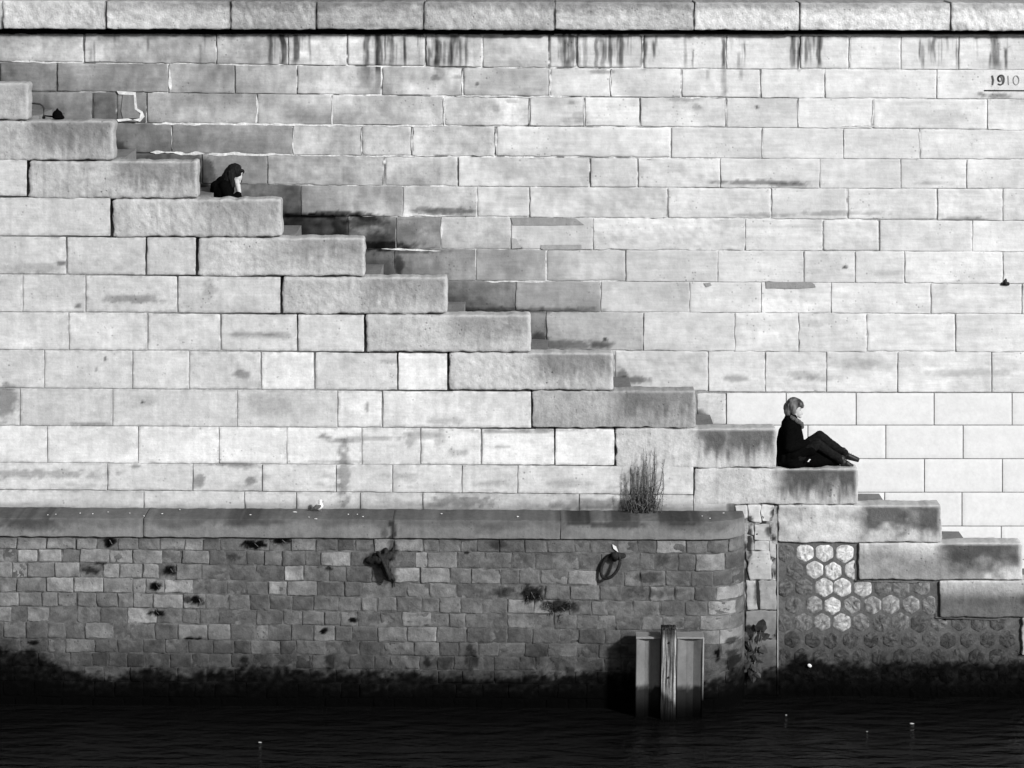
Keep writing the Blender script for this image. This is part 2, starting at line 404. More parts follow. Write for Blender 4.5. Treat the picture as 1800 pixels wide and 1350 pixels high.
def back_field(px, py, s, t, W, H, sd_):
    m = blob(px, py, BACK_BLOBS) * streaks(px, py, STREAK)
    # horizontal bedding of the stone, uneven
    lf = sst(1500, 500, px)
    m *= 1 + (.06 + .20 * lf) * (fbm(px / 75, py / 42, 0, 76, 4) - .5) * 2 + (.03 + .10 * lf) * (fbm(px / 11, py / 22, 0, 77, 4) - .5) * 2
    bed = fbm(px / 90, py / 6 + sd_, sd_, 71, 3) - .5
    m *= 1 + .09 * bed
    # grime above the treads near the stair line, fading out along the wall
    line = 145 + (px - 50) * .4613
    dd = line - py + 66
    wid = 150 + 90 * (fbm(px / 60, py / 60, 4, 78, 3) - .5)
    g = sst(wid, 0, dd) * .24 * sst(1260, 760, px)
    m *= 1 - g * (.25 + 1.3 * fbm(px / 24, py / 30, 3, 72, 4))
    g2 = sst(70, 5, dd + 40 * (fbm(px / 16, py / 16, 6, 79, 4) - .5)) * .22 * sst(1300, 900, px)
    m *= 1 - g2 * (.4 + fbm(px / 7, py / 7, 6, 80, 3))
    # soft edge of the coping's shadow, painted below its lip
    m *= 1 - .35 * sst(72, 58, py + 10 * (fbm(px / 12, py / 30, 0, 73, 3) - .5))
    return m
def smooth_tone(x0, x1, k):
    ws, vs_ = 0, 0
    for k2, (jx2, t2) in enumerate(B):
        for a_, b_, t_ in zip(jx2, jx2[1:], t2):
            w_ = (b_ - a_) * math.exp(-(((a_ + b_ - x0 - x1) / 2 / 130) ** 2 + ((k2 - k) * 55 / 60) ** 2))
            ws += w_; vs_ += w_ * t_
    return vs_ / ws
for k, (jx, tones) in enumerate(B):
    top, bot = L_[k], L_[k + 1]
    for i in range(len(jx) - 1):
        x0, x1 = jx[i], jx[i + 1]
        if k >= 4 and x1 > 1950 and False: continue
        up = x0 < 1150 and k < 5
        g = 1.5 if k < 5 and x0 < 1250 else .75
        g *= random.uniform(.5, 1.4)
        y_top = 4 if k == 0 else g
        q = [(x0 + g, top(x0) + y_top * .6), (x1 - g, top(x1) + y_top * .6), (x1 - g, bot(x1) - g * .7), (x0 + g, bot(x0) - g * .7)]
        rough = tones[i] < 125 or (k in (4, 5, 6, 8, 9, 10) and random.random() < .35)
        stone("stone_block", back, q, YB - .012, .10, .48 * tones[i] + .52 * smooth_tone(x0, x1, k) + (5 if x0 > 700 else 2), r=random.uniform(.005, .011) if random.random() < .85 else .024, cell=.011 if k == 0 else .024, rel=.008 if rough else .0035, edge=random.uniform(.002, .008),
              mat=M_OLD if x0 < 800 else M_PALE, field=back_field, lowrel=.003, tilt=.003, tool=.005 if rough else 0, mott=.42 if tones[i] < 115 and k > 3 else (.15 if x0 < 800 else .09), ridge=.006 if (k > 3 and x0 > 850 and random.random() < .5) else 0)
# smooth new masonry at the lower right
NL = [const(690.5), const(747.5), const(806.5), const(865.5), const(925), const(984), const(1043), const(1102)]
NB = [beyond(j_, [0] * (len(j_) - 1), 2500, 136.5)[:1] + (1,) for j_, n_ in [([1130, 1224, 1277, 1382, 1505, 1642, 1779, 1916], 0), ([1284, 1420, 1557, 1693, 1829, 1960], 1), ([1352, 1488, 1625, 1762, 1898], 1), ([1420, 1555, 1691, 1827, 1960], 1), ([1488, 1624, 1760, 1896], 1), ([1555, 1692, 1828, 1960], 1), ([1624, 1760, 1896], 1)]]
def new_field(px, py, s, t, W, H, sd_):
    return blob(px, py, BACK_BLOBS) * (1 + .02 * (fbm(px / 70, py / 5, sd_, 75, 3) - .5))
for k, (jx, nw) in enumerate(NB):
    top, bot = NL[k], NL[k + 1]
    for i in range(len(jx) - 1):
        x0, x1 = jx[i], jx[i + 1]
        q = [(x0 + .8, top(x0) + .8), (x1 - .8, top(x1) + .8), (x1 - .8, bot(x1) - .8), (x0 + .8, bot(x0) - .8)]
        if x1 < 1280: stone("stone_block", back, q, YB - .010, .1, 208, r=.02, mat=M_OLD, field=back_field, edge=.006)
        else: stone("stone_block", back, q, YB - .012, .1, 240 + random.uniform(-2.5, 1.5), r=.004, cell=.06, rel=.0006, lowrel=.001, edge=.0006, tilt=.0015, mott=.02, mat=M_NEW, field=new_field)
def mort_back(x, y):
    n = fbm(x / 22, y / 9, 0, 81, 4)
    n2 = fbm(x / 60, y / 25, 3, 82, 3)
    up = sst(345, 300, y) * sst(1500, 900, x)
    v = 224 * (1 - up) + up * np.where(n + (n2 - .5) > .47, 240, 120)
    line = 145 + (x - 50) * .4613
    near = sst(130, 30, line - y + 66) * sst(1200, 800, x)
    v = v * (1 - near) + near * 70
    v = np.where((y > 688), 150, v)
    v = np.where((y < 64), 14, v)  # open joint blackened to paint in the coping's deep shadow
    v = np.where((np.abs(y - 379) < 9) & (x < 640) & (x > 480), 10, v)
    dk = (fbm(x / 50, y / 14, 9, 83, 3) > .60) & (y < 690) & (x > 900)
    return np.where(dk, v * .72, v)
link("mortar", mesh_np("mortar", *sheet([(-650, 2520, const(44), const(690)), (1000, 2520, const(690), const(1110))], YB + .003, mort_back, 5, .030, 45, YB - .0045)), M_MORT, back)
# solid core behind the joints
def box(name, x0, x1, y0, y1, z0, z1, mat, parent=None, alb=.2):
    v = np.array([[x, y, z] for x in (x0, x1) for y in (y0, y1) for z in (z0, z1)])
    f = np.array([[0, 1, 3, 2], [4, 6, 7, 5], [0, 4, 5, 1], [2, 3, 7, 6], [0, 2, 6, 4], [1, 5, 7, 3]])
    return link(name, mesh_np(name, v, f, alb, False), mat, parent)
ztop = P1(900, 44, YB).z
box("wall_core", -40, 40, YB + .06, YB + 1.2, -1.0, ztop, M_MORT, back)
# coping stones
def cope_field(px, py, s, t, W, H, sd_):
    m = 1 - .22 * sst(.62, .9, t + .5 * (fbm(px / 16, py / 10, sd_, 91, 3) - .5)) * sst(100, 400, px) - .10 * sst(.3, .05, t) * (fbm(px / 20, py / 8, 1, 92, 3))
    m *= 1 - .5 * sst(4, 1, np.minimum(s, 1 - s) * W / PX) * sst(.2, .8, fbm(px / 3, py / 12, 2, 93, 2))
    return m
cj = [-200, 4, 186, 405, 556, 745, 975, 1220, 1405, 1671, 1860, 1970]
ct = [200, 212, 210, 190, 184, 196, 208, 228, 240, 236, 236]
cj, ct = beyond(cj, ct, 2500, 200, True)
for i in range(len(cj) - 1):
    x0, x1 = cj[i], cj[i + 1]
    yb = 51 + 3 * (x0 + x1) / 3600
    q = [(x0 + .35, 1 + x0 * .0025), (x1 - .35, 1 + x1 * .0025), (x1 - .35, yb + .4), (x0 + .35, yb - .4)]
    stone("coping_stone", back, q, YB - .2, .75, ct[i], r=.022, cell=.022, rel=.008, lowrel=.007, edge=.005, mat=M_COPE, field=cope_field, mott=.16, tool=.014, tilt=.01)
# mortar repairs, flood mark
def plate(name, pts, Y, th, val, mat, parent):
    c = P([p[0] for p in pts], [p[1] for p in pts], Y)
    n = len(c)
    v = np.concatenate([c, c + np.array([0, th, 0])])
    f = [list(range(n))[::-1]] + [[i, (i + 1) % n, (i + 1) % n + n, i + n] for i in range(n)]
    return link(name, mesh_np(name, v, [list(x) for x in f], A(val), False), mat, parent)
plate("mortar_patch", [(898, 382.5), (960, 382), (1012, 384), (1027, 395.5), (970, 396), (902, 396)], YB - .022, .06, 158, M_CAP, back)
plate("mortar_patch", [(951, 430.5), (1022, 430), (1022.5, 438.5), (955, 439), (950, 436)], YB - .022, .06, 168, M_CAP, back)
plate("mortar_patch", [(1346, 496), (1425, 495.5), (1432, 500), (1434, 505), (1405, 507.5), (1347, 506.5)], YB - .022, .06, 158, M_CAP, back)
plate("mortar_patch", [(1237, 498), (1249, 497), (1251, 502), (1242, 505)], YB - .022, .06, 168, M_CAP, back)
plate("mortar_patch", [(899, 418), (908, 420), (916, 436), (900, 437)], YB - .022, .06, 182, M_CAP, back)
plate("mortar_patch", [(216, 165), (238, 163), (240, 190), (247, 204), (240, 214), (217, 212), (213, 195)], YB - .024, .06, 138, M_CAP, back)
for pts in ([(205, 210), (225, 208), (246, 214), (254, 205), (250, 196), (241, 191), (238, 162), (205, 160), (209, 166), (235, 167), (237, 192), (247, 199), (245, 208), (225, 212), (208, 214)],):
    plate("mortar_bead", pts, YB - .027, .05, 235, M_MORT, back)
def bead(pts, wmin, wmax, val=238):
    """raised lime run along a joint: ragged strip through the given pixel points"""
    n = max(4, int(sum(math.hypot(b_[0] - a_[0], b_[1] - a_[1]) for a_, b_ in zip(pts, pts[1:])) / 4))
    xs_l = np.interp(np.linspace(0, 1, n), np.linspace(0, 1, len(pts)), [p[0] for p in pts]); ys_l = np.interp(np.linspace(0, 1, n), np.linspace(0, 1, len(pts)), [p[1] for p in pts])
    vert = abs(pts[-1][1] - pts[0][1]) > abs(pts[-1][0] - pts[0][0])
    NSEED[0] += 1
    t_ = np.arange(n); sd_ = NSEED[0] * 7.3
    wv = (fbm(t_ / 5, sd_, 0, 231, 3) - .5) * 5
    ww = np.clip(wmin + (wmax - wmin) * (fbm(t_ / 4, sd_, 5, 232, 4) * 2.2 - .6), .25, wmax) * np.minimum(1, np.minimum(t_ + .3, n - t_ - .7) / 3)
    off = np.concatenate([wv + ww, (wv - ww)[::-1]])
    X = np.concatenate([xs_l, xs_l[::-1]]); Yp_ = np.concatenate([ys_l, ys_l[::-1]])
    if vert: X = X + off
    else: Yp_ = Yp_ + off
    c = P(X, Yp_, YB - .017)
    m2 = 2 * n
    v = np.concatenate([c, c + np.array([0, .03, 0])])
    f = [[i, i + 1, m2 - 2 - i, m2 - 1 - i] for i in range(n - 1)] + [[i, i + m2, (i + 1) % m2 + m2, (i + 1) % m2] for i in range(m2)]
    al = A(val * (.86 + .2 * fbm(X / 5, Yp_ / 5, 0, 233, 3)))
    me = mesh_np("mortar_bead", v, f, np.concatenate([al, al]), False)
    link("mortar_bead", me, M_MORT, back)
for pts, a_, b_ in [([(264, 268), (330, 270), (420, 271), (520, 273)], .5, 3.4), ([(525, 273), (640, 274), (780, 275)], .3, 1.8), ([(268, 217), (330, 218), (450, 219), (590, 221)], .4, 2.8), ([(600, 221), (700, 221.5), (785, 222)], .3, 1.6), ([(296, 114), (297.5, 140), (299, 163)], .4, 3), ([(452, 168), (453, 192), (450, 218)], .3, 2),
                    ([(583, 172), (583, 195), (582, 219)], .4, 2.4), ([(516, 224), (516, 250), (515, 271)], .3, 2), ([(302, 223), (303, 240), (302, 262)], .2, 1.6), ([(20, 108), (60, 109), (110, 110)], .3, 2), ([(380, 113), (430, 114), (470, 115)], .2, 1.6), ([(800, 170), (880, 170), (1000, 171)], .3, 2.0), ([(813, 121), (813, 145), (813, 168)], .4, 2.0), ([(967, 122), (968, 145), (966, 168)], .4, 2.2),
                    ([(780, 172), (781, 195), (782, 220)], .3, 2), ([(931, 173), (931, 195), (931, 221)], .3, 1.6), ([(1026, 173), (1027, 195), (1027, 222)], .3, 1.8), ([(871, 226), (872, 250), (872, 273)], .3, 2.2), ([(635, 224), (635, 245), (635, 271)], .2, 1.8), ([(723, 224), (724, 245), (723, 271)], .2, 1.5), ([(1074, 122), (1074, 145), (1075, 168)], .2, 1.5), ([(1275, 175), (1276, 200), (1276, 222)], .2, 1.8),
                    ([(1403, 176), (1402, 200), (1403, 223)], .2, 1.6), ([(1480, 222), (1530, 221), (1570, 223)], .3, 2.2), ([(1534, 176), (1534, 200), (1532, 222)], .3, 2.2), ([(1339, 228), (1340, 250), (1339, 276)], .2, 1.8), ([(1483, 228), (1484, 250), (1482, 277)], .2, 1.6), ([(1617, 226), (1618, 250), (1617, 278)], .2, 1.6), ([(1278, 66), (1279, 95), (1279, 118)], .2, 1.6), ([(1493, 66), (1493, 95), (1492, 120)], .2, 1.4),
                    ([(670, 437), (720, 439), (775, 441)], .2, 1.8), ([(776, 386), (776, 410), (775, 434)], .3, 2.2), ([(850, 494), (900, 495), (960, 496)], .2, 1.6), ([(700, 380), (740, 378), (790, 381)], .2, 1.6)]:
    bead(pts, a_, b_)
plate("flood_mark", [(1730, 158), (1840, 158.6), (1840, 160.6), (1730, 160.3)], YB - .020, .04, 60, M_CAP, back)
def stroke(pts, wpx, val, closed=False):
    """flat engraved-looking stroke ribbon in pixel coords"""
    n = len(pts); L, Rr = [], []
    for i in range(n):
        a = pts[(i - 1) % n if closed else max(i - 1, 0)]; b = pts[(i + 1) % n if closed else min(i + 1, n - 1)]
        dx, dy = b[0] - a[0], b[1] - a[1]; l = math.hypot(dx, dy) or 1
        ww = wpx[i] if isinstance(wpx, list) else wpx
        L.append((pts[i][0] - dy / l * ww / 2, pts[i][1] + dx / l * ww / 2)); Rr.append((pts[i][0] + dy / l * ww / 2, pts[i][1] - dx / l * ww / 2))
    c = np.concatenate([P([p[0] for p in L], [p[1] for p in L], YB - .0215), P([p[0] for p in Rr], [p[1] for p in Rr], YB - .0215)])
    v = np.concatenate([c, c + np.array([0, .03, 0])])
    m = n if closed else n - 1
    f = []
    for i in range(m):
        j = (i + 1) % n
        f += [[i, j, n + j, n + i], [i, i + 2 * n, j + 2 * n, j], [n + i, n + j, n + j + 2 * n, n + i + 2 * n]]
    return link("numeral", mesh_np("numeral", v, f, A(val), False), M_CAP, back)
def arc(cx, cy, rx, ry, a0, a1, n=12):
    return [(cx + rx * math.cos(rad(a0 + (a1 - a0) * i / (n - 1))), cy + ry * math.sin(rad(a0 + (a1 - a0) * i / (n - 1)))) for i in range(n)]
stroke([(1744.6, 132.5), (1746, 141), (1745, 149.5)], [2.4, 3.2, 2.2], 100)
stroke(arc(1759.6, 138, 5.0, 5.6, 120, 360, 12) + [(1764.4, 143), (1763, 147), (1759.5, 149), (1754.5, 147.6)], [2, 2, 2, 2, 2.4, 2.6, 2.8, 3, 3.4, 3.6, 3.6, 3.6, 3.4, 3, 2.6, 2.4], 96)
stroke(arc(1758.3, 138.6, 3.6, 4.6, 0, 330, 12), 2.2, 150, True)
stroke([(1772.6, 133), (1773.4, 149)], 1.6, 185)
stroke(arc(1786.5, 141, 5.0, 8.0, 0, 340, 16), 1.4, 168, True)

# ================================================================== STAIRCASE
Yf = 0.0
ends = [50, 200, 347.5, 494.5, 641, 786.5, 933, 1078.5, 1222.5, 1364.5, 1508.5, 1654.5, 1797.5, 1942, 2087, 2231, 2375]
tops = [143, 209, 279.5, 346, 413, 481.5, 547.5, 613.5, 680, 745.5, 815, 879, 945, 1010.5, 1076, 1142, 1208]   # back edges of the block tops
BTH = .34                                                 # thickness of the stepped side blocks
tfront = [t + BTH * 138 * math.tan(PITCH + math.atan((t - 675) / FPX)) for t in tops]
bots = [t + 1.0 for t in tfront[1:]] + [1282]
starts = [-245, -95, 48, 196, 345.5, 494, 641, 787.5, 934, 1081, 1219, 1366.5, 1508, 1650, 1795.5, 1939, 2083]
btone = [196, 190, 196, 202, 206, 202, 204, 204, 180, 208, 214, 216, 222, 222, 205, 190, 180]
bst = [.10, .24, .24, .16, .16, .2, .18, .26, .24, .42, .50, .46, .46, .50, .5, .5, .5]
stair = thing("stone_staircase", P1(800, 800, .5), "long flight of worn stone stairs climbing to the left, edged by stepped stone blocks", "staircase")
def block_field(i):
    x_mid = ends[i - 1] if i else -100
    def fn(px, py, s, t, W, H, sd_):
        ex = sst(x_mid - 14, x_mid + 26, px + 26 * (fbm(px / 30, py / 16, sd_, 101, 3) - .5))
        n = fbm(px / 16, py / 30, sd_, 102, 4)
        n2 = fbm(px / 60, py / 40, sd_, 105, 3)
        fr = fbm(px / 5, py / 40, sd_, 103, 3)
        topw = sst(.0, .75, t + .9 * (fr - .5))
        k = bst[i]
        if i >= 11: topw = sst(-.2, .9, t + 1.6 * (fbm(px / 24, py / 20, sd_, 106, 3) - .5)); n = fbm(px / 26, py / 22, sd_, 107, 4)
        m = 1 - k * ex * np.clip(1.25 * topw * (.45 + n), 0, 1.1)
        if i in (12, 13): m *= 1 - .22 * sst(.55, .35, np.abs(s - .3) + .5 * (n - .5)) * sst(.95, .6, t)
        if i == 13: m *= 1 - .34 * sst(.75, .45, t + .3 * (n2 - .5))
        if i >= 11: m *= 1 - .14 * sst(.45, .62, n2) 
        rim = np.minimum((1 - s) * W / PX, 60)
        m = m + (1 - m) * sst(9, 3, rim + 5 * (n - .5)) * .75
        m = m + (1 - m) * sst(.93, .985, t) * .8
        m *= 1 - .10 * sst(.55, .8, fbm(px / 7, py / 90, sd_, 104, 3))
        return m
    return fn
for i in range(len(ends)):
    gx = 2.2 if i < 9 else 1.3
    q = [(starts[i] + gx, tfront[i]), (ends[i], tfront[i]), (ends[i], bots[i] - 2.6), (starts[i] + gx, bots[i] - 2.6)]
    up = i < 8
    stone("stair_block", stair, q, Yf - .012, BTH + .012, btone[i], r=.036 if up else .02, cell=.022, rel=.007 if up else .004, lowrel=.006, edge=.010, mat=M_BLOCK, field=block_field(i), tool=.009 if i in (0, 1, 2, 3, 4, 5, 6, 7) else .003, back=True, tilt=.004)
for n_ in (1, 2):                                         # the flight goes on upwards beyond the frame
    q = [(starts[0] - 147 * n_ + 2, tfront[0] - 67 * n_), (ends[0] - 147 * n_, tfront[0] - 67 * n_), (ends[0] - 147 * n_, bots[0] - 67 * n_ - 2.6), (starts[0] - 147 * n_ + 2, bots[0] - 67 * n_ - 2.6)]
    stone("stair_block", stair, q, Yf - .012, BTH + .012, 194, r=.036, cell=.03, mat=M_BLOCK, tool=.009, back=True)
# treads between the side blocks and the back wall (three to a block)
def dirty(px, py, s, t, W, H, sd_):
    return 1 - .3 * fbm(px / 20, py / 8, sd_, 111, 3)
for i in range(len(ends) - 1):
    e = ends[i]
    off = 30 if i < 9 else (46 if i in (9, 10) else 42)
    z1 = P1(e + 14, tops[i + 1] - (17 if i < 9 else 11), YB - .02).z
    x1 = P1(e + off, tops[i + 1], .9).x
    run, rise = 1.055 / 3, (P1(e, tops[i], .2).z - P1(e, tops[i + 1], .2).z) / 3
    for k in range(3):
        xa, za = x1 + k * run, z1 - k * rise
        us, ysx, zs = axis(run + .05, .012, .09), np.array([0, .02, .3, .7, YB - BTH - .01]), axis(.5, .012, .12)
        v, f = lattice(us, ysx, zs)
        v = v + np.array([xa - run - .05, BTH + .005, za - .5])
        v += (np.stack([fbm(v[:, 0] * 6, v[:, 1] * 6, v[:, 2] * 6, 120 + j, 3) for j in range(3)], 1) - .5) * .012
        v[:, 1] = np.clip(v[:, 1], BTH + .002, YB - .004)
        al = A(132 * (.8 + .4 * fbm(v[:, 0] * 5, v[:, 1] * 5, v[:, 2] * 5, 125, 3)))
        link("step", mesh_np("step", v, f, al), M_BLOCK, stair)

# ------------------------------------------------------------------ side wall under the stairs
side = thing("stair_side_wall", P1(600, 890, .1), "pale coursed stone wall filling the side of the stairs above the ledge", "wall")
LS = [None, None, lin([(-200, 279), (60, 280)]), lin([(-200, 344), (0, 346), (200, 347)]), lin([(-200, 413), (0, 415), (350, 417)]), lin([(-200, 480), (0, 482), (500, 486)]), lin([(-200, 547), (0, 548), (640, 553)]),
      lin([(-200, 612), (0, 614.5), (400, 617), (790, 621)]), lin([(-200, 680), (0, 682), (400, 685), (940, 688)]), lin([(-200, 747), (0, 748), (500, 751), (1090, 754)]), lin([(-200, 812), (0, 813), (500, 816), (1230, 820)]),
      lin([(-200, 860), (0, 861), (500, 864), (1000, 868), (1230, 870)]), lin([(-200, 890), (0, 893), (600, 898), (1300, 906)])]
SJ = {2: ([-95 - 0, 48], [206]), 3: ([-180, 0 - 8, 195], [200, 202]), 4: ([-180, -25, 117, 257, 345], [205, 208, 200, 204]), 5: ([-180, -70, 40, 150, 312, 494], [205, 208, 206, 208, 202]),
      6: ([-180, -20, 121, 259, 388, 523, 641], [208, 214, 214, 208, 206, 212]), 7: ([-180, -60, 78, 233, 332, 459, 553, 699, 787], [212, 215, 212, 213, 207, 232, 214, 235]),
      8: ([-180, 35, 198, 417, 593, 672, 934], [200, 206, 206, 208, 224, 228]), 9: ([-180, -60, 83, 243, 385, 504, 636, 739, 846, 975, 1081], [220, 226, 233, 233, 236, 231, 224, 229, 233, 238]),
      10: ([-180, 0 - 40, 189, 339, 461, 690 - 99, 690, 812, 910, 1108, 1219], [210, 214, 217, 213, 216, 214, 216, 216, 216, 214]), 11: ([-180, -30, 253, 430, 521, 633, 743, 1018, 1120, 1219, 1292], [205, 209, 209, 205, 207, 206, 204, 204, 200, 214])}
def side_field(px, py, s, t, W, H, sd_):
    m = blob(px, py, SIDE_BLOBS)
    m *= 1 + .05 * (fbm(px / 60, py / 9, sd_, 131, 3) - .5)
    e = np.minimum(np.minimum(s, 1 - s) * W, np.minimum(t, 1 - t) * H) / PX
    m *= 1 - .10 * sst(5, 1, e) * (fbm(px / 8, py / 8, 3, 132, 3) > .5)
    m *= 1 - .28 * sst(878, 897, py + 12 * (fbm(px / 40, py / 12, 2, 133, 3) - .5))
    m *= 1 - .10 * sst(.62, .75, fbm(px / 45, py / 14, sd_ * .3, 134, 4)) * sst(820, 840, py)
    return m
for k, (jx, tones) in SJ.items():
    jx, tones = beyond(jx, tones, -9999, 150, True)
    top, bot = LS[k], LS[k + 1]
    for i in range(len(jx) - 1):
        x0, x1 = jx[i], jx[i + 1]
        near = x1 > jx[-1] - 330 and k < 10
        g = 1.15 if near else .6
        q = [(x0 + g, top(x0) + g), (x1 - g, top(x1) + g), (x1 - g, bot(x1) - g), (x0 + g, bot(x0) - g)]
        if k == 11: q[2] = (q[2][0], bot(x1) + 8); q[3] = (q[3][0], bot(x0) + 8)
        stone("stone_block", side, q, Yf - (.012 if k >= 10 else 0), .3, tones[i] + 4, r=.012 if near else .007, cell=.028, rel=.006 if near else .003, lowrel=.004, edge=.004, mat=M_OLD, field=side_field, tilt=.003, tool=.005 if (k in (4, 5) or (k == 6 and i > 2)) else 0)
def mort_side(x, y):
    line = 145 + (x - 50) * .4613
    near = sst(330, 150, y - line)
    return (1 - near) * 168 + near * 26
segs = []
for k in range(2, 12):
    xe = starts[k] + 8 if k < 11 else 1292
    segs.append((-640, xe, (lambda f_: (lambda x: f_(np.minimum(x, 1300)) + 3))(LS[k]), (lambda f_: (lambda x: f_(np.minimum(x, 1300)) + 3))(LS[k + 1])))
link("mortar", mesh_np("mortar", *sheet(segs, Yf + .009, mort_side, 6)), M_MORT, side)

# ================================================================== QUAY WALL with ledge
YQ = -0.64
quay = thing("quay_wall", P1(600, 1240, YQ), "low dark rubble stone quay wall standing in the water under a weathered grey ledge", "wall")
xs_, xe_ = P1(1238, 1000, YQ).x, P1(1313, 1000, YQ).x
def bend(p):
    s = np.clip((p[:, 0] - xs_) / (xe_ - xs_), 0, 1)
    p = p.copy()
    p[:, 1] = np.minimum(p[:, 1] + .52 * (1 - np.sqrt(1 - .985 * s * s)), np.maximum(p[:, 1], -.02))
    return p
def slimy(px, py):
    """1 above the tide line, falling to the black weed at the water"""
    xa = [-200, 0, 60, 100, 150, 200, 260, 330, 400, 450, 520, 600, 700, 800, 900, 1000, 1060, 1118, 1240, 1300, 1340, 1375, 1400, 1440, 1500, 1600, 1700, 1800, 2000]
    ya = [1140, 1136, 1142, 1166, 1180, 1186, 1172, 1181, 1178, 1166, 1172, 1180, 1178, 1186, 1183, 1180, 1174, 1180, 1196, 1180, 1168, 1166, 1150, 1156, 1164, 1158, 1166, 1160, 1160]
    yl = np.interp(px, xa, ya) + 26 * (fbm(px / 30, py / 26, 0, 141, 4) - .5) + 20 * (fbm(px / 6, py / 5, 0, 142, 3) - .5) + 3
    a = sst(yl + 9, yl - 7, py)
    a = a * (1 - .35 * sst(60, 0, yl - py) * (fbm(px / 18, py / 14, 5, 144, 3)))
    low = .27 * sst(1236, yl + 10, py) + .02
    low = low * (.15 + 1.9 * fbm(px / 8, py / 6, 0, 143, 4) ** 1.3)
    return a + (1 - a) * low
QT = lin([(-200, 0), (0, 0), (150, 0), (1150, 1), (1400, 1.25)])
rowL = [945, 966, 989, 1016, 1041, 1067, 1094, 1123, 1147, 1172, 1198, 1225, 1275]
rowR = [949, 973, 1004, 1031, 1057, 1083, 1108, 1133, 1157, 1181, 1204, 1229, 1277]
BRIGHT = [(22, 957, 132), (62, 957, 136), (108, 957, 146), (152, 957, 140), (18, 976, 146), (48, 977, 158), (88, 977, 154), (177, 975, 150), (213, 978, 165), (278, 980, 145), (8, 1002, 140), (35, 1002, 130), (72, 1001, 134), (118, 1004, 156), (195, 1004, 158), (230, 1004, 150), (265, 1005, 156),
          (14, 1028, 146), (55, 1030, 130), (105, 1030, 165), (158, 1031, 158), (210, 1032, 132), (245, 1034, 128), (325, 1031, 172), (23, 1053, 142), (297, 1057, 155), (8, 1078, 140), (270, 1084, 165), (180, 1110, 138), (160, 1136, 128), (410, 962, 118), (533, 957, 138), (590, 985, 160), (516, 1010, 165),
          (488, 1035, 155), (548, 1035, 130), (570, 1110, 130), (385, 1110, 138), (460, 1112, 140), (165, 1183, 118), (675, 958, 140), (718, 958, 146), (740, 990, 140), (785, 988, 130), (724, 1012, 155), (766, 1012, 140), (745, 1090, 150), (765, 1117, 150), (700, 1115, 135), (806, 1117, 135), (710, 1142, 138), (750, 1142, 134), (730, 1165, 136),
          (915, 1070, 145), (955, 1070, 135), (870, 1013, 135), (1035, 1012, 150), (1040, 1043, 130), (1262, 990, 150), (1185, 958, 158), (1281, 1044, 165), (1275, 1070, 165), (1280, 1095, 135), (1245, 1125, 140), (1300, 1122, 150), (990, 1150, 140), (1180, 958, 150), (480, 1136, 132), (552, 1136, 134), (340, 1118, 140)]
DARKB = [(193, 953, 13, 9, .85), (447, 957, 21, 9, .88), (497, 951, 20, 7, .85), (160, 1003, 15, 7, .6), (180, 990, 12, 3, .5), (298, 1003, 15, 9, .8), (275, 1030, 13, 8, .9), (345, 1055, 13, 9, .85), (330, 1055, 8, 6, .5), (275, 1078, 14, 6, .8), (570, 1108, 11, 6, .9),
         (622, 1090, 9, 4, .85), (338, 1122, 18, 3, .9), (57, 1131, 11, 4, .8), (410, 978, 13, 8, .35), (578, 999, 7, 4, .6), (665, 985, 22, 12, .5), (690, 960, 8, 20, .4), (685, 1010, 12, 18, .35), (820, 972, 5, 3, .7), (880, 957, 20, 9, .3), (885, 1042, 24, 10, .4), (935, 1045, 20, 16, .6), (985, 1066, 30, 12, .55),
         (1165, 985, 14, 9, .3), (1140, 1015, 26, 9, .3), (1145, 1042, 50, 10, .25), (830, 1160, 12, 16, .4), (825, 1140, 6, 8, .4), (780, 1163, 20, 12, .25), (580, 1163, 8, 12, .45), (430, 1160, 8, 6, .5), (750, 1165, 6, 10, .5), (1262, 1150, 6, 12, .85), (1290, 1130, 14, 6, .5), (1130, 1150, 70, 4, .2), (1095, 1140, 14, 8, .3), (1290, 1165, 14, 20, .45)]
def brick_field(px, py, s, t, W, H, sd_):
    m = slimy(px, py) * blob(px, py, DARKB, 6, .9)
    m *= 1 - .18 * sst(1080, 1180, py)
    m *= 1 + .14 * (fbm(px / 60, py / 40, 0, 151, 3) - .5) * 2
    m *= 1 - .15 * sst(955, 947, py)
    return m
cand = []
for rI in range(12):
    yt = lin([(-200, rowL[rI] - 2), (150, rowL[rI]), (1150, rowR[rI]), (1350, rowR[rI] + 1)])
    yb = lin([(-200, rowL[rI + 1] - 2), (150, rowL[rI + 1]), (1150, rowR[rI + 1]), (1350, rowR[rI + 1] + 1)])
    x = -620 - random.uniform(0, 30)
    fixed = sorted([b for b in BRIGHT if yt(b[0]) < b[1] < yb(b[0])])
    while x < 1305:
        wd = random.choice([28, 31, 34, 38, 40, 44, 48]) * (1.15 if rI > 8 else 1)
        nb = [b for b in fixed if x + 8 < b[0] < x + 50]
        if nb: wd = max(22, min(52, (nb[0][0] - x) * 2))
        x1 = min(x + wd, 1312)
        if 1312 - x1 < 14: x1 = 1312
        tone = random.choice([98, 101, 104, 106, 108, 110, 113, 118]) - (6 if rI > 5 else 0)
        if x < 330 and rI < 5: tone += 12
        for b in fixed:
            if x < b[0] < x1: tone = 104 + (b[2] - 104) * .76
        cand.append((rI, x, x1, yt, yb, tone))
        x = x1
inview = [c for c in cand if c[2] > -20 and c[0] < 11]
keep = set(id(c) for c in sorted(inview, key=lambda c: (c[0] >= 9, -(c[2] - c[1])))[:298])
sv, sf, sa, so = [], [], [], 0
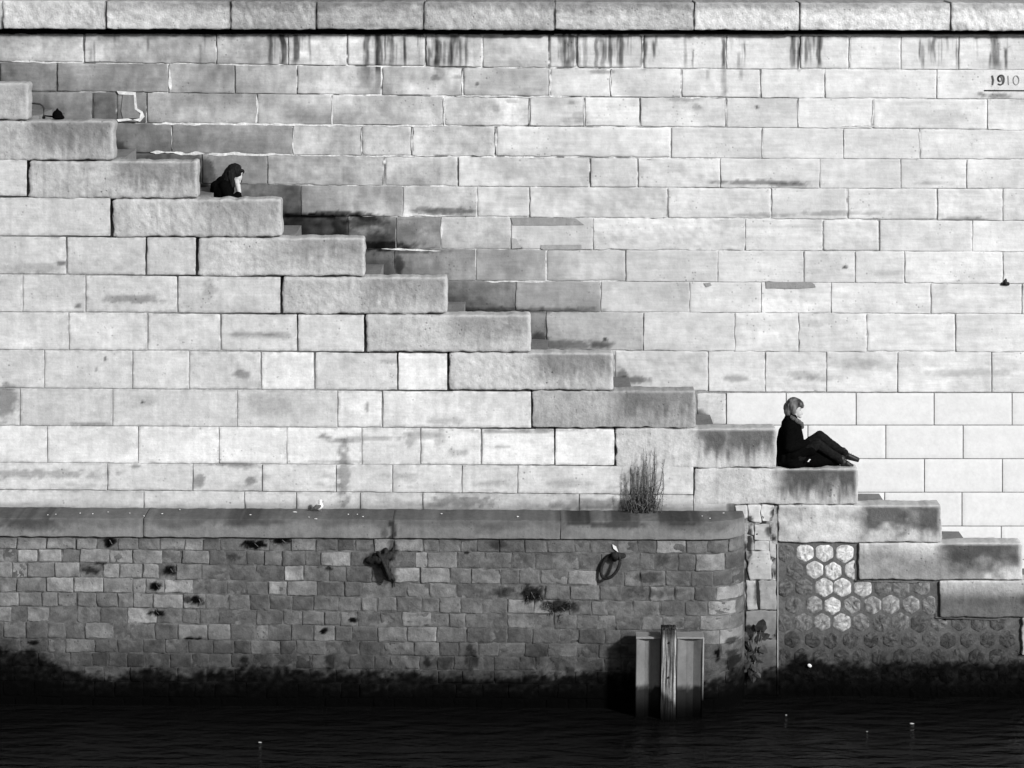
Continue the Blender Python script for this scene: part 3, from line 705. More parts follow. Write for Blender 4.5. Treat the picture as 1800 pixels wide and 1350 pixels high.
for c in cand:
    rI, x0, x1, yt, yb, tone = c
    g = random.uniform(.5, 1.4)
    jj = lambda: random.uniform(-1.2, 1.2)
    q = [(x0 + g, yt(x0) + g + jj()), (x1 - g, yt(x1) + g + jj()), (x1 - g, yb(x1) - g + jj() * .6), (x0 + g, yb(x0) - g + jj() * .6)]
    # Some stones stand proud with a broken face, others are worn flush
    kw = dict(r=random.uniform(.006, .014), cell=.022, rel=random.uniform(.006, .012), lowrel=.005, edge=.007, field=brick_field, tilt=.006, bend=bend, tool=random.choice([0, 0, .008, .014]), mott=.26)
    if id(c) in keep:
        stone("rubble_stone", quay, q, YQ - (.021 if tone > 122 else .014), .08, tone, mat=M_BRICK, **kw)
    else:
        v, f, a = stone("rubble_stone", quay, q, YQ - .014, .08, tone, ret=True, **kw)
        sv.append(v); sf.append(f + so); sa.append(a); so += len(v)
tag(link("rubble_stones", mesh_np("rubble_stones", np.concatenate(sv), np.concatenate(sf), np.concatenate(sa)), M_BRICK, quay), kind="stuff")
def mort_quay(x, y):
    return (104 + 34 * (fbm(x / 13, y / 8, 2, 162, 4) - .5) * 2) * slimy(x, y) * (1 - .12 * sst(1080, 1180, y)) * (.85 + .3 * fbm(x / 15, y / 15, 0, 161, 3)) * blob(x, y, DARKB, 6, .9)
v, f, a = sheet([(-640, 1313, const(940), const(1290))], YQ - .0075, mort_quay, 4, .028, 26, YQ - .0165)
link("mortar", mesh_np("mortar", bend(v), f, a), M_MORT, quay)
# ledge slabs
zl_top = P1(600, 913.5, -.70).z
zl_bot = P1(600, 946, -.70).z
def cap_field(px, py, s, t, W, H, sd_):
    m = 1 - .24 * sst(.45, .8, t + .8 * (fbm(px / 26, py / 40, 0, 171, 3) - .5)) * (.3 + fbm(px / 60, py / 60, 1, 172, 3))
    m *= blob(px, py, [(690, 930, 7, 26, .5), (676, 938, 6, 12, .3), (60, 922, 60, 14, .25), (440, 918, 60, 8, .2), (1080, 922, 60, 8, .35), (1010, 918, 30, 6, .35), (1200, 918, 40, 10, .3), (1240, 930, 40, 12, .15), (252, 930, 3, 22, .2), (860, 930, 30, 10, .12)], 8)
    return m
lj = [-640, -190, 252, 690, 985, 1313]
for i in range(5):
    x0, x1 = lj[i], lj[i + 1]
    d0, d1 = (x0 - 600) * .0052, (x1 - 600) * .0052
    q = [(x0 + .15, 913.5 + d0), (x1 - .15, 913.5 + d1), (x1 - .15, 945.8 + d1), (x0 + .15, 945.8 + d0)]
    stone("ledge_slab", quay, q, -.70, .71, 134, r=.008, cell=.03, rel=.004, lowrel=.006, edge=.005, mat=M_CAP, field=cap_field, bend=bend, tilt=.002)

# ================================================================== STONE PIER between ledge and stairs
pier = thing("stone_pier", P1(1340, 1230, 0), "narrow cracked stone pier between the rubble quay wall and the hexagon paving", "pier")
def pier_field(px, py, s, t, W, H, sd_):
    m = slimy(px, py) * blob(px, py, [(1362, 920, 12, 30, .72), (1355, 935, 10, 14, .5), (1318, 915, 8, 10, .6), (1316, 1140, 14, 24, .4), (1345, 1150, 30, 20, .15), (1318, 955, 5, 30, .6), (1330, 1045, 6, 20, .4)], 12)
    return m * (1 - .12 * sst(1060, 1150, py))
PS = [([(1293, 889), (1313, 889), (1314, 912), (1293, 910)], 214), ([(1315, 889), (1337, 889), (1337, 917), (1316, 915)], 212), ([(1339, 889), (1360, 890), (1358, 914), (1339, 917)], 218), ([(1316, 922), (1324, 921), (1324, 941), (1315, 940)], 190),
      ([(1327, 923), (1352, 920), (1353, 950), (1327, 948)], 196), ([(1314, 943), (1323, 942), (1324, 967), (1314, 967)], 165), ([(1327, 950), (1352, 952), (1352, 968), (1327, 967)], 196), ([(1354, 952), (1365, 955), (1365, 980), (1354, 979)], 200),
      ([(1313, 971), (1352, 969), (1358, 1019), (1318, 1018)], 190), ([(1355, 981), (1365, 981), (1365, 1019), (1360, 1019)], 205), ([(1312, 1021), (1328, 1022), (1331, 1072), (1313, 1072)], 178), ([(1334, 1022), (1364, 1021), (1365, 1072), (1336, 1072)], 166),
      ([(1312, 1075), (1365, 1074), (1365, 1123), (1312, 1124)], 142), ([(1312, 1126), (1365, 1125), (1365, 1172), (1312, 1172)], 132), ([(1312, 1174), (1365, 1174), (1365, 1222), (1312, 1222)], 120), ([(1312, 1224), (1365, 1224), (1365, 1285), (1312, 1285)], 110)]
for q, tone in PS:
    q = [(q[0][0] - .7, q[0][1] - .8), (q[1][0] + .7, q[1][1] - .8), (q[2][0] + .7, q[2][1] + .8), (q[3][0] - .7, q[3][1] + .8)]
    stone("stone_block", pier, q, -.018, .3, tone, r=.014, cell=.022, rel=.010, lowrel=.012, edge=.010, mat=M_OLD, field=pier_field, tilt=.01)
def mort_pier(x, y):
    return (60 + 110 * sst(.45, .6, fbm(x / 9, y / 16, 0, 195, 3))) * slimy(x, y) * (1 - .3 * sst(1060, 1120, y))
link("mortar", mesh_np("mortar", *sheet([(1285, 1366.5, const(889), const(1290))], -.004, mort_pier, 4)), M_MORT, pier)

# ================================================================== HEXAGON REVETMENT
hexw = thing("hexagon_paving_wall", P1(1600, 1200, .05), "wall of small hexagonal stones set in dark mortar below the lower stairs", "wall")
YH = .035
HB = {(0, 0): 105, (0, 1): 232, (0, 2): 226, (0, 3): 228, (1, -1): 215, (1, 0): 108, (1, 1): 212, (1, 2): 216, (1, 3): 214, (2, 0): 100, (2, 1): 112, (2, 2): 206, (2, 3): 204, (2, 4): 188, (2, 5): 118, (2, 6): 122, (2, 7): 130, (3, 0): 105, (3, 1): 150, (3, 2): 208, (3, 3): 150, (3, 4): 150, (3, 5): 156, (3, 6): 146, (3, 7): 134,
      (4, 1): 126, (4, 2): 150, (4, 3): 186, (4, 4): 128, (4, 6): 118}
def limx(y):
    return 1503 if y < 1022 else (1645 if y < 1087 else (1790 if y < 1150 else (1935 if y < 1216 else (2080 if y < 1283 else 2500))))
def hex_stone(cx, cy, rr, tone, seed, pr=1.0):
    n, rings = 30, 6
    irr = .93 + .14 * fbm(np.cos(2 * math.pi * np.arange(n) / n) * 1.6 + 9, np.sin(2 * math.pi * np.arange(n) / n) * 1.6 + 9, seed * 1.7, 184, 3)
    pts, hs = [(0, 0)], [1.0]
    for k in range(1, rings + 1):
        fr = [0, .25, .5, .72, .87, .96, 1.0][k]
        for j in range(n):
            a = 2 * math.pi * j / n
            sec = (a + math.pi / 6) % (math.pi / 3) - math.pi / 6        # flat-sided hexagon, points up
            rad_ = rr * math.cos(math.pi / 6) / math.cos(sec)
            rad_ = min(rad_, rr * .955) * irr[j]
            pts.append((math.cos(a) * rad_ * fr, math.sin(a) * rad_ * fr))
            hs.append(1 - (max(0, fr - .72) / .28) ** 2)
    pts = np.array(pts); hs = np.array(hs)
    gx, gy = cx + pts[:, 0], cy + pts[:, 1]
    gy = np.maximum(gy, 958)
    for i in range(len(gx)): gx[i] = min(gx[i], limx(gy[i]) - 1)
    gx = np.maximum(gx, 1369)
    p = P(gx, gy, YH)
    ang = seed * 1.3
    s = (pts[:, 0] * math.cos(ang) - pts[:, 1] * math.sin(ang)); t = (pts[:, 0] * math.sin(ang) + pts[:, 1] * math.cos(ang))
    rel = (fbm(s / 9, t / 2.6, seed, 181, 3) - .5) * 2 * .019 + (fbm(pts[:, 0] / 6, pts[:, 1] / 6, seed, 182, 2) - .5) * .02
    p[:, 1] -= hs * (.014 * pr + rel * (.35 + .65 * hs))
    f = [[0, 1 + (j + 1) % n, 1 + j] for j in range(n)]
    for k in range(rings - 1):
        b0, b1 = 1 + k * n, 1 + (k + 1) * n
        f += [[b0 + j, b0 + (j + 1) % n, b1 + (j + 1) % n, b1 + j] for j in range(n)]
    f = [x[::1] for x in f]
    al = A(tone * slimy(gx, gy) * (1 + .5 * (fbm(s / 7, t / 2.2, seed, 183, 4) - .5) * 2) * (1 - .2 * sst(1085, 1140, gy)))
    me = mesh_np("hex_stone", p, f, al)
    # camera side outward
    if me.polygons[0].normal.y > 0: me.flip_normals()
    link("hex_stone", me, M_HEX, hexw)
hs_ = 0
for row in range(9):
    cy = 972 + row * 30.6
    for k in range(-1, 32):
        cx = 1381 + 34.2 * k + (17 if row % 2 else 0) - row * .8
        if cx < 1366 or cx > 2450 or cx > limx(cy + 10) + 4 or cx > limx(cy) + 4: continue
        if cx > limx(cy) - 8 and row != 1: continue
        hs_ += 1
        tone = HB.get((row, k), random.uniform(92, 116))
        if row >= 5: tone *= .98
        hex_stone(cx + random.uniform(-1.5, 1.5), cy + random.uniform(-1.4, 1.4), (17.6 if row < 5 else 16.4) * random.uniform(.93, 1.03), tone, hs_ * 1.9, 1.0 if row < 4 else (.7 if row < 6 else .5))
def mort_hex(x, y):
    return 102 * slimy(x, y) * (.86 + .28 * fbm(x / 16, y / 12, 0, 191, 4)) * (1 - .14 * sst(1100, 1170, y))
link("mortar", mesh_np("mortar", *sheet([(1366, 1512, const(952), const(1290)), (1506, 1656, const(1019), const(1290)), (1650, 1806, const(1084), const(1290)), (1800, 1946, const(1150), const(1300)), (1940, 2092, const(1216), const(1300)), (2080, 2500, const(1280), const(1300))], YH, mort_hex, 4, .012, 14)), M_MORT, hexw)
v = np.array([P1(1366.4, 952, -.03), P1(1368, 952, -.03), P1(1368, 1290, -.03), P1(1366.4, 1290, -.03)])
stone("lit_corner_strip", pier, [(1366.2, 956), (1368.4, 956), (1368.4, 1285), (1366.2, 1285)], -.03, .08, 176, r=.004, mat=M_OLD, field=lambda px, py, s, t, W, H, sd_: slimy(px, py), edge=.001, rel=.001, lowrel=.001)  # pale strip added for the sunlit pier corner, light put into its tone

# ================================================================== WATER, PAVEMENT
wm, t, b = new_mat("river_water")
N, L = t.nodes.new, t.links.new
b.inputs["Base Color"].default_value = (.004, .004, .004, 1)
b.inputs["Roughness"].default_value = .12
b.inputs["IOR"].default_value = 1.17
geo = N("ShaderNodeNewGeometry")
mp = N("ShaderNodeMapping"); mp.inputs["Scale"].default_value = (.9, 1.9, 1)
L(geo.outputs["Position"], mp.inputs[0])
n = N("ShaderNodeTexNoise"); n.inputs["Scale"].default_value = 2.2; n.inputs["Detail"].default_value = 5; n.inputs["Roughness"].default_value = .5
L(mp.outputs[0], n.inputs["Vector"])
bp = N("ShaderNodeBump"); bp.inputs["Strength"].default_value = .7; bp.inputs["Distance"].default_value = .13
L(n.outputs[0], bp.inputs["Height"]); L(bp.outputs[0], b.inputs["Normal"])
v = np.array([[-500, -600, 0], [500, -600, 0], [500, .3, 0], [-500, .3, 0]])
wo = link("water", mesh_np("water", v, np.array([[0, 1, 2, 3]])), wm)
tag(wo, "dark rippled river water at the foot of the quay wall", "water", kind="structure")
pvm = stone_mat("pavement", var=.1)
v = np.array([[-300, YB + .5, ztop - .05], [300, YB + .5, ztop - .05], [300, 300, ztop - .05], [-300, 300, ztop - .05]])
tag(link("pavement", mesh_np("pavement", v, np.array([[0, 1, 2, 3]]), .3), pvm), "street pavement on top of the retaining wall", "pavement", kind="structure")
v = np.array([[-500, -600, -2.5], [500, -600, -2.5], [500, 2, -2.5], [-500, 2, -2.5]])
tag(link("riverbed", mesh_np("riverbed", v, np.array([[0, 1, 2, 3]]), .05), M_MORT), "river bed under the dark water", "riverbed", kind="structure")

# ================================================================== SMALL PARTS LIBRARY
class MB:
    def __init__(s): s.v, s.f = [], []
    def add(s, v, f):
        o = len(s.v); s.v += [tuple(x) for x in v]; s.f += [[i + o for i in q] for q in f]; return s
    def cap(s, a, b, r0, r1, n=10, rings=4):
        """tapered capsule"""
        a, b = Vector(a), Vector(b)
        ax = (b - a)
        if ax.length < 1e-6: ax = Vector((0, 0, 1e-4)); b = a + ax
        q = ax.normalized().to_track_quat('Z', 'Y')
        prof = [(-r0 * math.cos(t_ * math.pi / 2 / rings), r0 * math.sin(t_ * math.pi / 2 / rings), 0) for t_ in range(rings + 1)]
        prof += [(r1 * math.sin(t_ * math.pi / 2 / rings), r1 * math.cos(t_ * math.pi / 2 / rings), 1) for t_ in range(rings + 1)]
        v, f = [], []
        for z, rr, e in prof:
            for j in range(n):
                an = 2 * math.pi * j / n
                p = Vector((rr * math.cos(an), rr * math.sin(an), z))
                v.append((b if e else a) + q @ p)
        for k in range(len(prof) - 1):
            for j in range(n):
                f.append([k * n + j, k * n + (j + 1) % n, (k + 1) * n + (j + 1) % n, (k + 1) * n + j])
        return s.add(v, f)
    def ell(s, c, r, rot=0, n=16):
        """ellipsoid, rot about y (degrees, leaning towards +x)"""
        c = Vector(c); m = Matrix.Rotation(rad(rot), 3, 'Y')
        v, f = [], []
        h = n // 2
        for k in range(h + 1):
            th = math.pi * k / h
            for j in range(n):
                an = 2 * math.pi * j / n
                v.append(c + m @ Vector((r[0] * math.sin(th) * math.cos(an), r[1] * math.sin(th) * math.sin(an), r[2] * math.cos(th))))
        for k in range(h):
            for j in range(n):
                f.append([(k + 1) * n + j, (k + 1) * n + (j + 1) % n, k * n + (j + 1) % n, k * n + j])
        return s.add(v, f)
    def tube(s, pts, rr, n=6):
        pts = [Vector(p) for p in pts]
        v, f = [], []
        for i, p in enumerate(pts):
            d = (pts[min(i + 1, len(pts) - 1)] - pts[max(i - 1, 0)]).normalized()
            q = d.to_track_quat('Z', 'Y')
            r_ = rr[i] if isinstance(rr, (list, tuple)) else rr
            for j in range(n):
                an = 2 * math.pi * j / n
                v.append(p + q @ Vector((r_ * math.cos(an), r_ * math.sin(an), 0)))
        for i in range(len(pts) - 1):
            for j in range(n):
                f.append([i * n + j, i * n + (j + 1) % n, (i + 1) * n + (j + 1) % n, (i + 1) * n + j])
        f.append(list(range(n))[::-1]); f.append([(len(pts) - 1) * n + j for j in range(n)])
        return s.add(v, f)
    def build(s, name, mat, parent=None, smooth=True):
        return link(name, mesh_np(name, s.v, s.f, None, smooth), mat, parent)
    def skin(s, name, mat, parent, voxel=.01, sm=4, floor=None, noise=0, nscale=30):
        """fuse the overlapping shapes into one continuous surface"""
        me = mesh_np(name, s.v, s.f, None, True)
        bm = bmesh.new(); bm.from_mesh(me)
        bmesh.ops.remove_doubles(bm, verts=bm.verts, dist=1e-5)
        bmesh.ops.recalc_face_normals(bm, faces=bm.faces)
        bm.to_mesh(me); bm.free()
        o = bpy.data.objects.new("tmp", me); COL.objects.link(o)
        m = o.modifiers.new("r", 'REMESH'); m.mode = 'VOXEL'; m.voxel_size = voxel; m.use_smooth_shade = True
        m2 = o.modifiers.new("s", 'SMOOTH'); m2.factor = .5; m2.iterations = sm
        dg = bpy.context.evaluated_depsgraph_get()
        dg.update()
        me2 = bpy.data.meshes.new_from_object(o.evaluated_get(dg))
        bpy.data.objects.remove(o); bpy.data.meshes.remove(me)
        me2.name = name
        nv = len(me2.vertices)
        co = np.zeros(nv * 3, np.float32); me2.vertices.foreach_get("co", co); co = co.reshape(-1, 3)
        if noise:
            no = np.zeros(nv * 3, np.float32); me2.vertex_normals.foreach_get("vector", no); no = no.reshape(-1, 3)
            co = co + no * ((fbm(co[:, 0] * nscale, co[:, 1] * nscale, co[:, 2] * nscale * .6, 201, 3) - .5) * 2 * noise)[:, None].astype(np.float32)
        if floor is not None: co[:, 2] = np.maximum(co[:, 2], floor)
        me2.vertices.foreach_set("co", co.astype(np.float32).ravel())
        me2.polygons.foreach_set("use_smooth", np.ones(len(me2.polygons), bool))
        me2.materials.clear()
        me2.update()
        return link(name, me2, mat, parent)

M_COAT = plain("black_wool", .0025, .95, .01, .3, 60, .2)
M_TROU = plain("dark_denim", .0075, .9, .05, .35, 40, .3)
M_SHOE = plain("dark_leather", .012, .5, .25, .4, 30, .2)
M_SKIN = plain("skin", .40, .6, .2, .06, 30, .05)
M_HAIRB = plain("brown_hair", .072, .6, .25, .8, 15, .6, (1, 1, .35))
M_HAIRK = plain("black_hair", .008, .7, .08, .4, 60, .4, (1, 1, .3))
M_SCARF = plain("grey_scarf", .075, .95, .1, .5, 60, .6)
M_DARK = plain("eye_dark", .02, .5, .3, .1, 30, 0)
M_IRON = plain("rusty_iron", .014, .8, .2, .5, 40, .5)
M_STEEL = stone_mat("weathered_steel", var=.09, bump=.15, pits=.1, streak=.25)
M_WOOD = plain("weathered_timber", .13, .9, .1, .75, 1.0, .8, (45, 45, 2.2))
M_WHITE = plain("white_flake", .62, .8, .1, .1, 30, 0)
M_LEAF = plain("ivy_leaf", .022, .6, .25, .5, 12, .1)
M_TWIG = plain("dry_twig", .11, .9, .1, .6, 30, 0)
M_FOL = plain("dark_foliage", .030, .85, .1, .6, 25, 0)
M_MOSS = plain("dark_moss", .006, .95, .05, .5, 40, 0)

# ================================================================== MAN sitting on the stair block
zb = P1(1440, tfront[10], 0).z                        # top of the block he sits on
man = thing("person", (P1(1395, 815, .2).x, .22, zb), "person with brown hair and black coat sitting on the lower stairs, knees drawn up", "person")
m_ = lambda x, y, Y: P1(x, y, Y)
b = MB()                                                 # one continuous body: head, neck, trunk, arms, legs
b.ell(m_(1397.5, 715.5, .21), (.088, .072, .108), 14)
b.ell(m_(1402.5, 724.5, .21), (.056, .05, .068), 18)
b.cap(m_(1406.3, 721.5, .21), m_(1410.6, 727.0, .21), .010, .014)
b.cap(m_(1405.5, 731.5, .21), m_(1406.6, 732.4, .21), .024, .022)
b.ell(m_(1407.6, 729.6, .21), (.014, .022, .008), 30)
b.cap(m_(1391, 741, .21), m_(1396, 722, .21), .062, .055)
b.cap(m_(1388, 800, .21), m_(1389, 756, .21), .10, .10)
for sg in (-1, 1):
    Y0 = .21 + sg * .17
    b.cap(m_(1387, 752, Y0), m_(1385, 787, .21 + sg * .22), .05, .042)
    b.cap(m_(1385, 787, .21 + sg * .22), m_(1415, 780, .21 + sg * .08), .042, .03)
    kn = m_(1436, 781, .11) if sg < 0 else m_(1440, 765, .30)
    b.cap(m_(1394, 805, .21 + sg * .10), kn, .055, .04)
    b.cap(kn, m_(1480, 809.5, .13) if sg < 0 else m_(1484, 796.5, .28), .038, .03)
    # hands resting together in the lap: palm, four fingers, thumb
    h0 = m_(1411, 783, .21 + sg * .06)
    b.ell(h0 + Vector((.02, 0, -.01)), (.04, .018, .034))
    for k in range(4):
        a0 = h0 + Vector((.05, -sg * .004, .016 - k * .015))
        a1 = a0 + Vector((.035 - abs(k - 1.3) * .005, -sg * .018, -.012))
        b.cap(a0, a1, .0085, .008, 6, 2); b.cap(a1, a1 + Vector((.008, -sg * .022, -.02)), .008, .007, 6, 2)
    b.cap(h0 + Vector((.01, 0, .025)), h0 + Vector((.045, -sg * .02, .035)), .010, .008, 6, 2)
b.skin("body", M_SKIN, man, .0075, 4, zb + .002)
c = MB()
c.ell(m_(1388.5, 792, .21), (.165, .205, .26))
c.ell(m_(1389, 766, .21), (.165, .215, .20))
c.cap(m_(1387.5, 752, .06), m_(1387.5, 752, .36), .105, .105)
c.cap(m_(1388, 745, .21), m_(1391.5, 733, .21), .115, .082)
c.cap(m_(1384, 738, .16), m_(1386, 729.5, .18), .05, .045)
c.cap(m_(1384, 738, .26), m_(1386, 729.5, .24), .05, .045)
c.cap(m_(1399, 755, .21), m_(1404, 785, .21), .075, .09)
for sg in (-1, 1):
    c.cap(m_(1387, 753, .21 + sg * .17), m_(1386, 787, .21 + sg * .23), .078, .066)
    c.cap(m_(1386, 787, .21 + sg * .23), m_(1417, 781, .21 + sg * .09), .066, .062)
c.ell(m_(1394, 812, .21), (.20, .25, .10))
c.ell(m_(1425, 809, .20), (.26, .18, .10)); c.cap(m_(1436, 800, .20), m_(1470, 813, .20), .105, .05); c.cap(m_(1395, 746, .21), m_(1401, 768, .21), .09, .09); c.cap(m_(1393, 741, .14), m_(1402, 749, .19), .05, .045); c.cap(m_(1393, 741, .28), m_(1402, 749, .23), .05, .045)
c.cap(m_(1396, 800, .08), m_(1425, 792, .08), .09, .07)
c.ell(m_(1374, 798, .21), (.062, .19, .16)); c.cap(m_(1374, 770, .15), m_(1374, 812, .13), .065, .07); c.cap(m_(1374, 770, .27), m_(1374, 812, .29), .065, .07)
c.skin("coat", M_COAT, man, .010, 4, zb + .003, .014, 8)
tr = MB()
tr.cap(m_(1394, 805, .31), m_(1440, 766, .30), .105, .074)
tr.cap(m_(1440, 766, .30), m_(1484, 796.5, .28), .074, .052)
tr.cap(m_(1394, 806, .11), m_(1436, 781, .11), .105, .074)
tr.cap(m_(1436, 781, .11), m_(1480, 809.5, .13), .074, .052)
tr.skin("trousers", M_TROU, man, .009, 3, zb + .004, .013, 13)
for sg, (hx, hy, tx, ty, Y0) in ((1, (1484.5, 799, 1507.5, 807, .28)), (-1, (1482, 812.5, 1497, 818.5, .13))):
    s_ = MB()
    hp, tp = m_(hx, hy, Y0), m_(tx, ty, Y0)
    s_.cap(hp, tp, .045, .027); s_.cap(hp, hp + Vector((-.02, 0, .05)), .045, .047)
    s_.cap(hp + Vector((.05, -.015, -.012)), tp + Vector((-.01, -.012, -.004)), .036, .027)
    s_.cap(hp + Vector((-.012, 0, -.034)), tp + Vector((.004, 0, -.026)), .022, .016)
    so_ = s_.skin("shoe", M_SHOE, man, .007, 3, zb + .003)
    l_ = MB()
    for k in range(3):
        ce = hp.lerp(tp, .25 + .18 * k) + Vector((.012, 0, .038 - .005 * k))
        l_.tube([ce + Vector((0, -.025, -.004)), ce + Vector((.004, 0, .004)), ce + Vector((0, .025, -.004))], .004, 5)
    lo = l_.build("shoelace", M_TWIG, so_)
    lo.parent = so_
h = MB()
h.ell(m_(1394.8, 711.2, .21), (.100, .090, .100), 15)
h.ell(m_(1388.3, 717.0, .21), (.086, .087, .092), -4)
h.ell(m_(1403.6, 708.2, .21), (.086, .078, .050), 38)
h.ell(m_(1406.5, 711.0, .21), (.062, .066, .036), 42)
for sg in (-1, 1):
    h.ell(m_(1393.5, 719, .21 + sg * .078), (.045, .022, .085), -12)
    h.ell(m_(1384.8, 724.5, .21 + sg * .04), (.050, .050, .058), -20)
for k in range(60):
    a = random.uniform(-1.5, 1.5)                          # loose strands running from the crown
    y_ = .21 + .092 * math.sin(a)
    if random.random() < .5: h.cap(m_(1391 + random.uniform(-6, 3), 704 + abs(a) * 5, .21 + .075 * math.sin(a)), m_(1386 + random.uniform(-5, 9), random.uniform(720, 731), y_), .010, .004, 5, 2)
    else: h.cap(m_(1396 + random.uniform(-3, 4), 700.5 + abs(a) * 5, .21 + .07 * math.sin(a)), m_(1408 + random.uniform(-2, 6.5), random.uniform(709, 715), .21 + .07 * math.sin(a)), .010, .004, 5, 2)
h.skin("hair", M_HAIRB, man, .0055, 2, None, .005, 38)
sc = MB()
ring = [(1388, 731, .21), (1391, 733, .135), (1399, 738.5, .11), (1406, 743, .15), (1409, 746, .21), (1406, 743, .27), (1399, 738.5, .31), (1391, 733, .285), (1388, 731, .21)]
for a, d in zip(ring[:-1], ring[1:]): sc.cap(m_(*a), m_(*d), .030, .030)
sc.cap(m_(1405, 742, .17), m_(1410.5, 750, .19), .034, .026); sc.cap(m_(1400, 738, .14), m_(1409, 747, .17), .030, .026)
sc.skin("scarf", M_SCARF, man, .007, 2, None, .011, 30)
for sg in (-1, 1):
    MB().ell(m_(1406.3, 720.6, .21 + sg * .042), (.010, .006, .0045), 18).build("eye", M_DARK, man)
    MB().ell(m_(1406.8, 717.8, .21 + sg * .038), (.014, .007, .004), 14).build("eyebrow", M_DARK, man)
# a slip of white paper beside his coat
k_ = MB()
p0 = m_(1419.2, 811.5, -.03)
k_.add([p0, p0 + Vector((.018, .0, -.004)), p0 + Vector((.044, 0, .030)), p0 + Vector((.026, 0, .034)), p0 + Vector((0, .006, 0)), p0 + Vector((.018, .006, -.004)), p0 + Vector((.044, .006, .030)), p0 + Vector((.026, .006, .034))],
       [[0, 1, 2, 3], [7, 6, 5, 4], [0, 4, 5, 1], [1, 5, 6, 2], [2, 6, 7, 3], [3, 7, 4, 0]])
tag(k_.build("paper_slip", M_WHITE, None, False), "little pale slip held low beside the sitting person's black coat", "paper")

# ================================================================== WOMAN hunched on the upper stairs
zs_ = P1(392, 345, .95).z - .36
wom = thing("person", (P1(390, 345, .95).x, .95, zs_), "dark haired person in black hunched behind the upper stairs, hand to face", "person")
Yw = .9
m_ = lambda x, y, Y=0: P1(x, y, Yw + Y)
b = MB()
b.ell(m_(415, 303, 0), (.085, .074, .105), 24)
b.ell(m_(418.6, 311.5, 0), (.052, .05, .066), 26)
b.cap(m_(422.0, 310, 0), m_(423.4, 315, 0), .010, .014)
b.cap(m_(419.5, 318, 0), m_(420.5, 319.4, 0), .026, .022)
b.ell(m_(422, 317.2, 0), (.013, .020, .007), 35)
b.cap(m_(396, 326, 0), m_(411, 312, 0), .06, .052)
b.cap(m_(386, 372, 0), m_(394, 328, 0), .13, .12)
for sg in (-1, 1):
    b.cap(m_(392, 328, sg * .17), m_(404, 358, sg * .20), .048, .04)
    b.cap(m_(388, 384, sg * .09), m_(430, 376, sg * .11), .075, .055)
    b.cap(m_(430, 376, sg * .11), m_(432, 432, sg * .10), .052, .036)
    b.cap(m_(432, 434, sg * .10), m_(452, 437, sg * .10), .036, .028)
b.cap(m_(404, 358, -.20), m_(420, 341, -.10), .04, .028)          # near forearm up to the cheek
b.cap(m_(404, 358, .20), m_(428, 366, .10), .04, .028)
# near hand against the cheek: palm, fingers bent up, thumb under the chin
b.cap(m_(420.2, 337.5, -.095), m_(418.2, 326.5, -.085), .030, .036)
for k in range(4):
    fx = 413.9 + k * 1.9
    b.cap(m_(415.4 + k * 1.7, 327, -.09), m_(fx, 319.5 - (.8 if k in (1, 2) else 0), -.082), .0095, .009, 6, 2)
    b.cap(m_(fx, 319.5 - (.8 if k in (1, 2) else 0), -.082), m_(fx - .2, 314.6 + abs(k - 1.4) * .9, -.072), .009, .0075, 6, 2)
b.cap(m_(420.5, 331, -.075), m_(421.8, 324, -.05), .012, .009, 6, 2)
# far hand resting on the knee
b.ell(m_(431, 367, .10), (.045, .03, .02))
for k in range(4): b.cap(m_(434, 367.5, .075 + k * .017), m_(440 - abs(k - 1.5), 370, .075 + k * .017), .0085, .0075, 6, 2)
b.cap(m_(431, 367, .07), m_(436, 368.5, .055), .010, .008, 6, 2)
b.skin("body", M_SKIN, wom, .0065, 3, zs_ - .45)
c = MB()
c.ell(m_(390, 352, 0), (.155, .20, .26), 8)
c.ell(m_(391.5, 333.5, 0), (.155, .215, .165), 30)
c.ell(m_(381, 331.5, 0), (.085, .19, .12), 20)
c.cap(m_(392, 322, 0), m_(402, 316, 0), .105, .08)
c.cap(m_(379, 327, -.09), m_(379, 327, .09), .07, .07)
for sg in (-1, 1):
    c.cap(m_(394, 328, sg * .16), m_(405, 358, sg * .20), .075, .06)
c.cap(m_(405, 358, -.20), m_(418.6, 342, -.105), .06, .046)
c.cap(m_(407, 352, -.17), m_(420.5, 346.5, -.10), .055, .04)
c.cap(m_(405, 358, .20), m_(425, 365, .12), .06, .046)
c.ell(m_(392, 380, 0), (.19, .22, .10))
c.skin("coat", M_COAT, wom, .010, 5, zs_ + .003, .006, 9)
tr = MB()
for sg in (-1, 1):
    tr.cap(m_(390, 383, sg * .09), m_(430, 376, sg * .11), .088, .068); tr.cap(m_(430, 376, sg * .11), m_(432, 428, sg * .10), .064, .05)
tr.skin("trousers", M_TROU, wom, .012, 4, None)
for sg in (-1, 1):
    s_ = MB(); s_.cap(m_(432, 433, sg * .10), m_(454, 438, sg * .10), .045, .034); s_.cap(m_(432, 433, sg * .10), m_(432, 427, sg * .10), .045, .045)
    s_.skin("shoe", M_SHOE, wom, .009, 3)
h = MB()
h.ell(m_(412.2, 300.6, 0), (.108, .098, .102), 24); h.ell(m_(416, 297.5, 0), (.075, .085, .06), 24)
h.cap(m_(405, 304, 0), m_(396, 321, 0), .088, .082)
h.cap(m_(408, 306, -.07), m_(408.5, 327, -.105), .040, .026)
h.cap(m_(408, 306, .07), m_(409, 327, .11), .045, .03)
h.cap(m_(414, 295, -.04), m_(425.5, 300.5, -.05), .045, .024); h.cap(m_(414, 295, .04), m_(426.5, 301.5, .03), .048, .030)
h.cap(m_(425.5, 300, .03), m_(427.2, 304, .04), .026, .015)
h.cap(m_(424, 303, .075), m_(423.6, 320, .09), .022, .012)
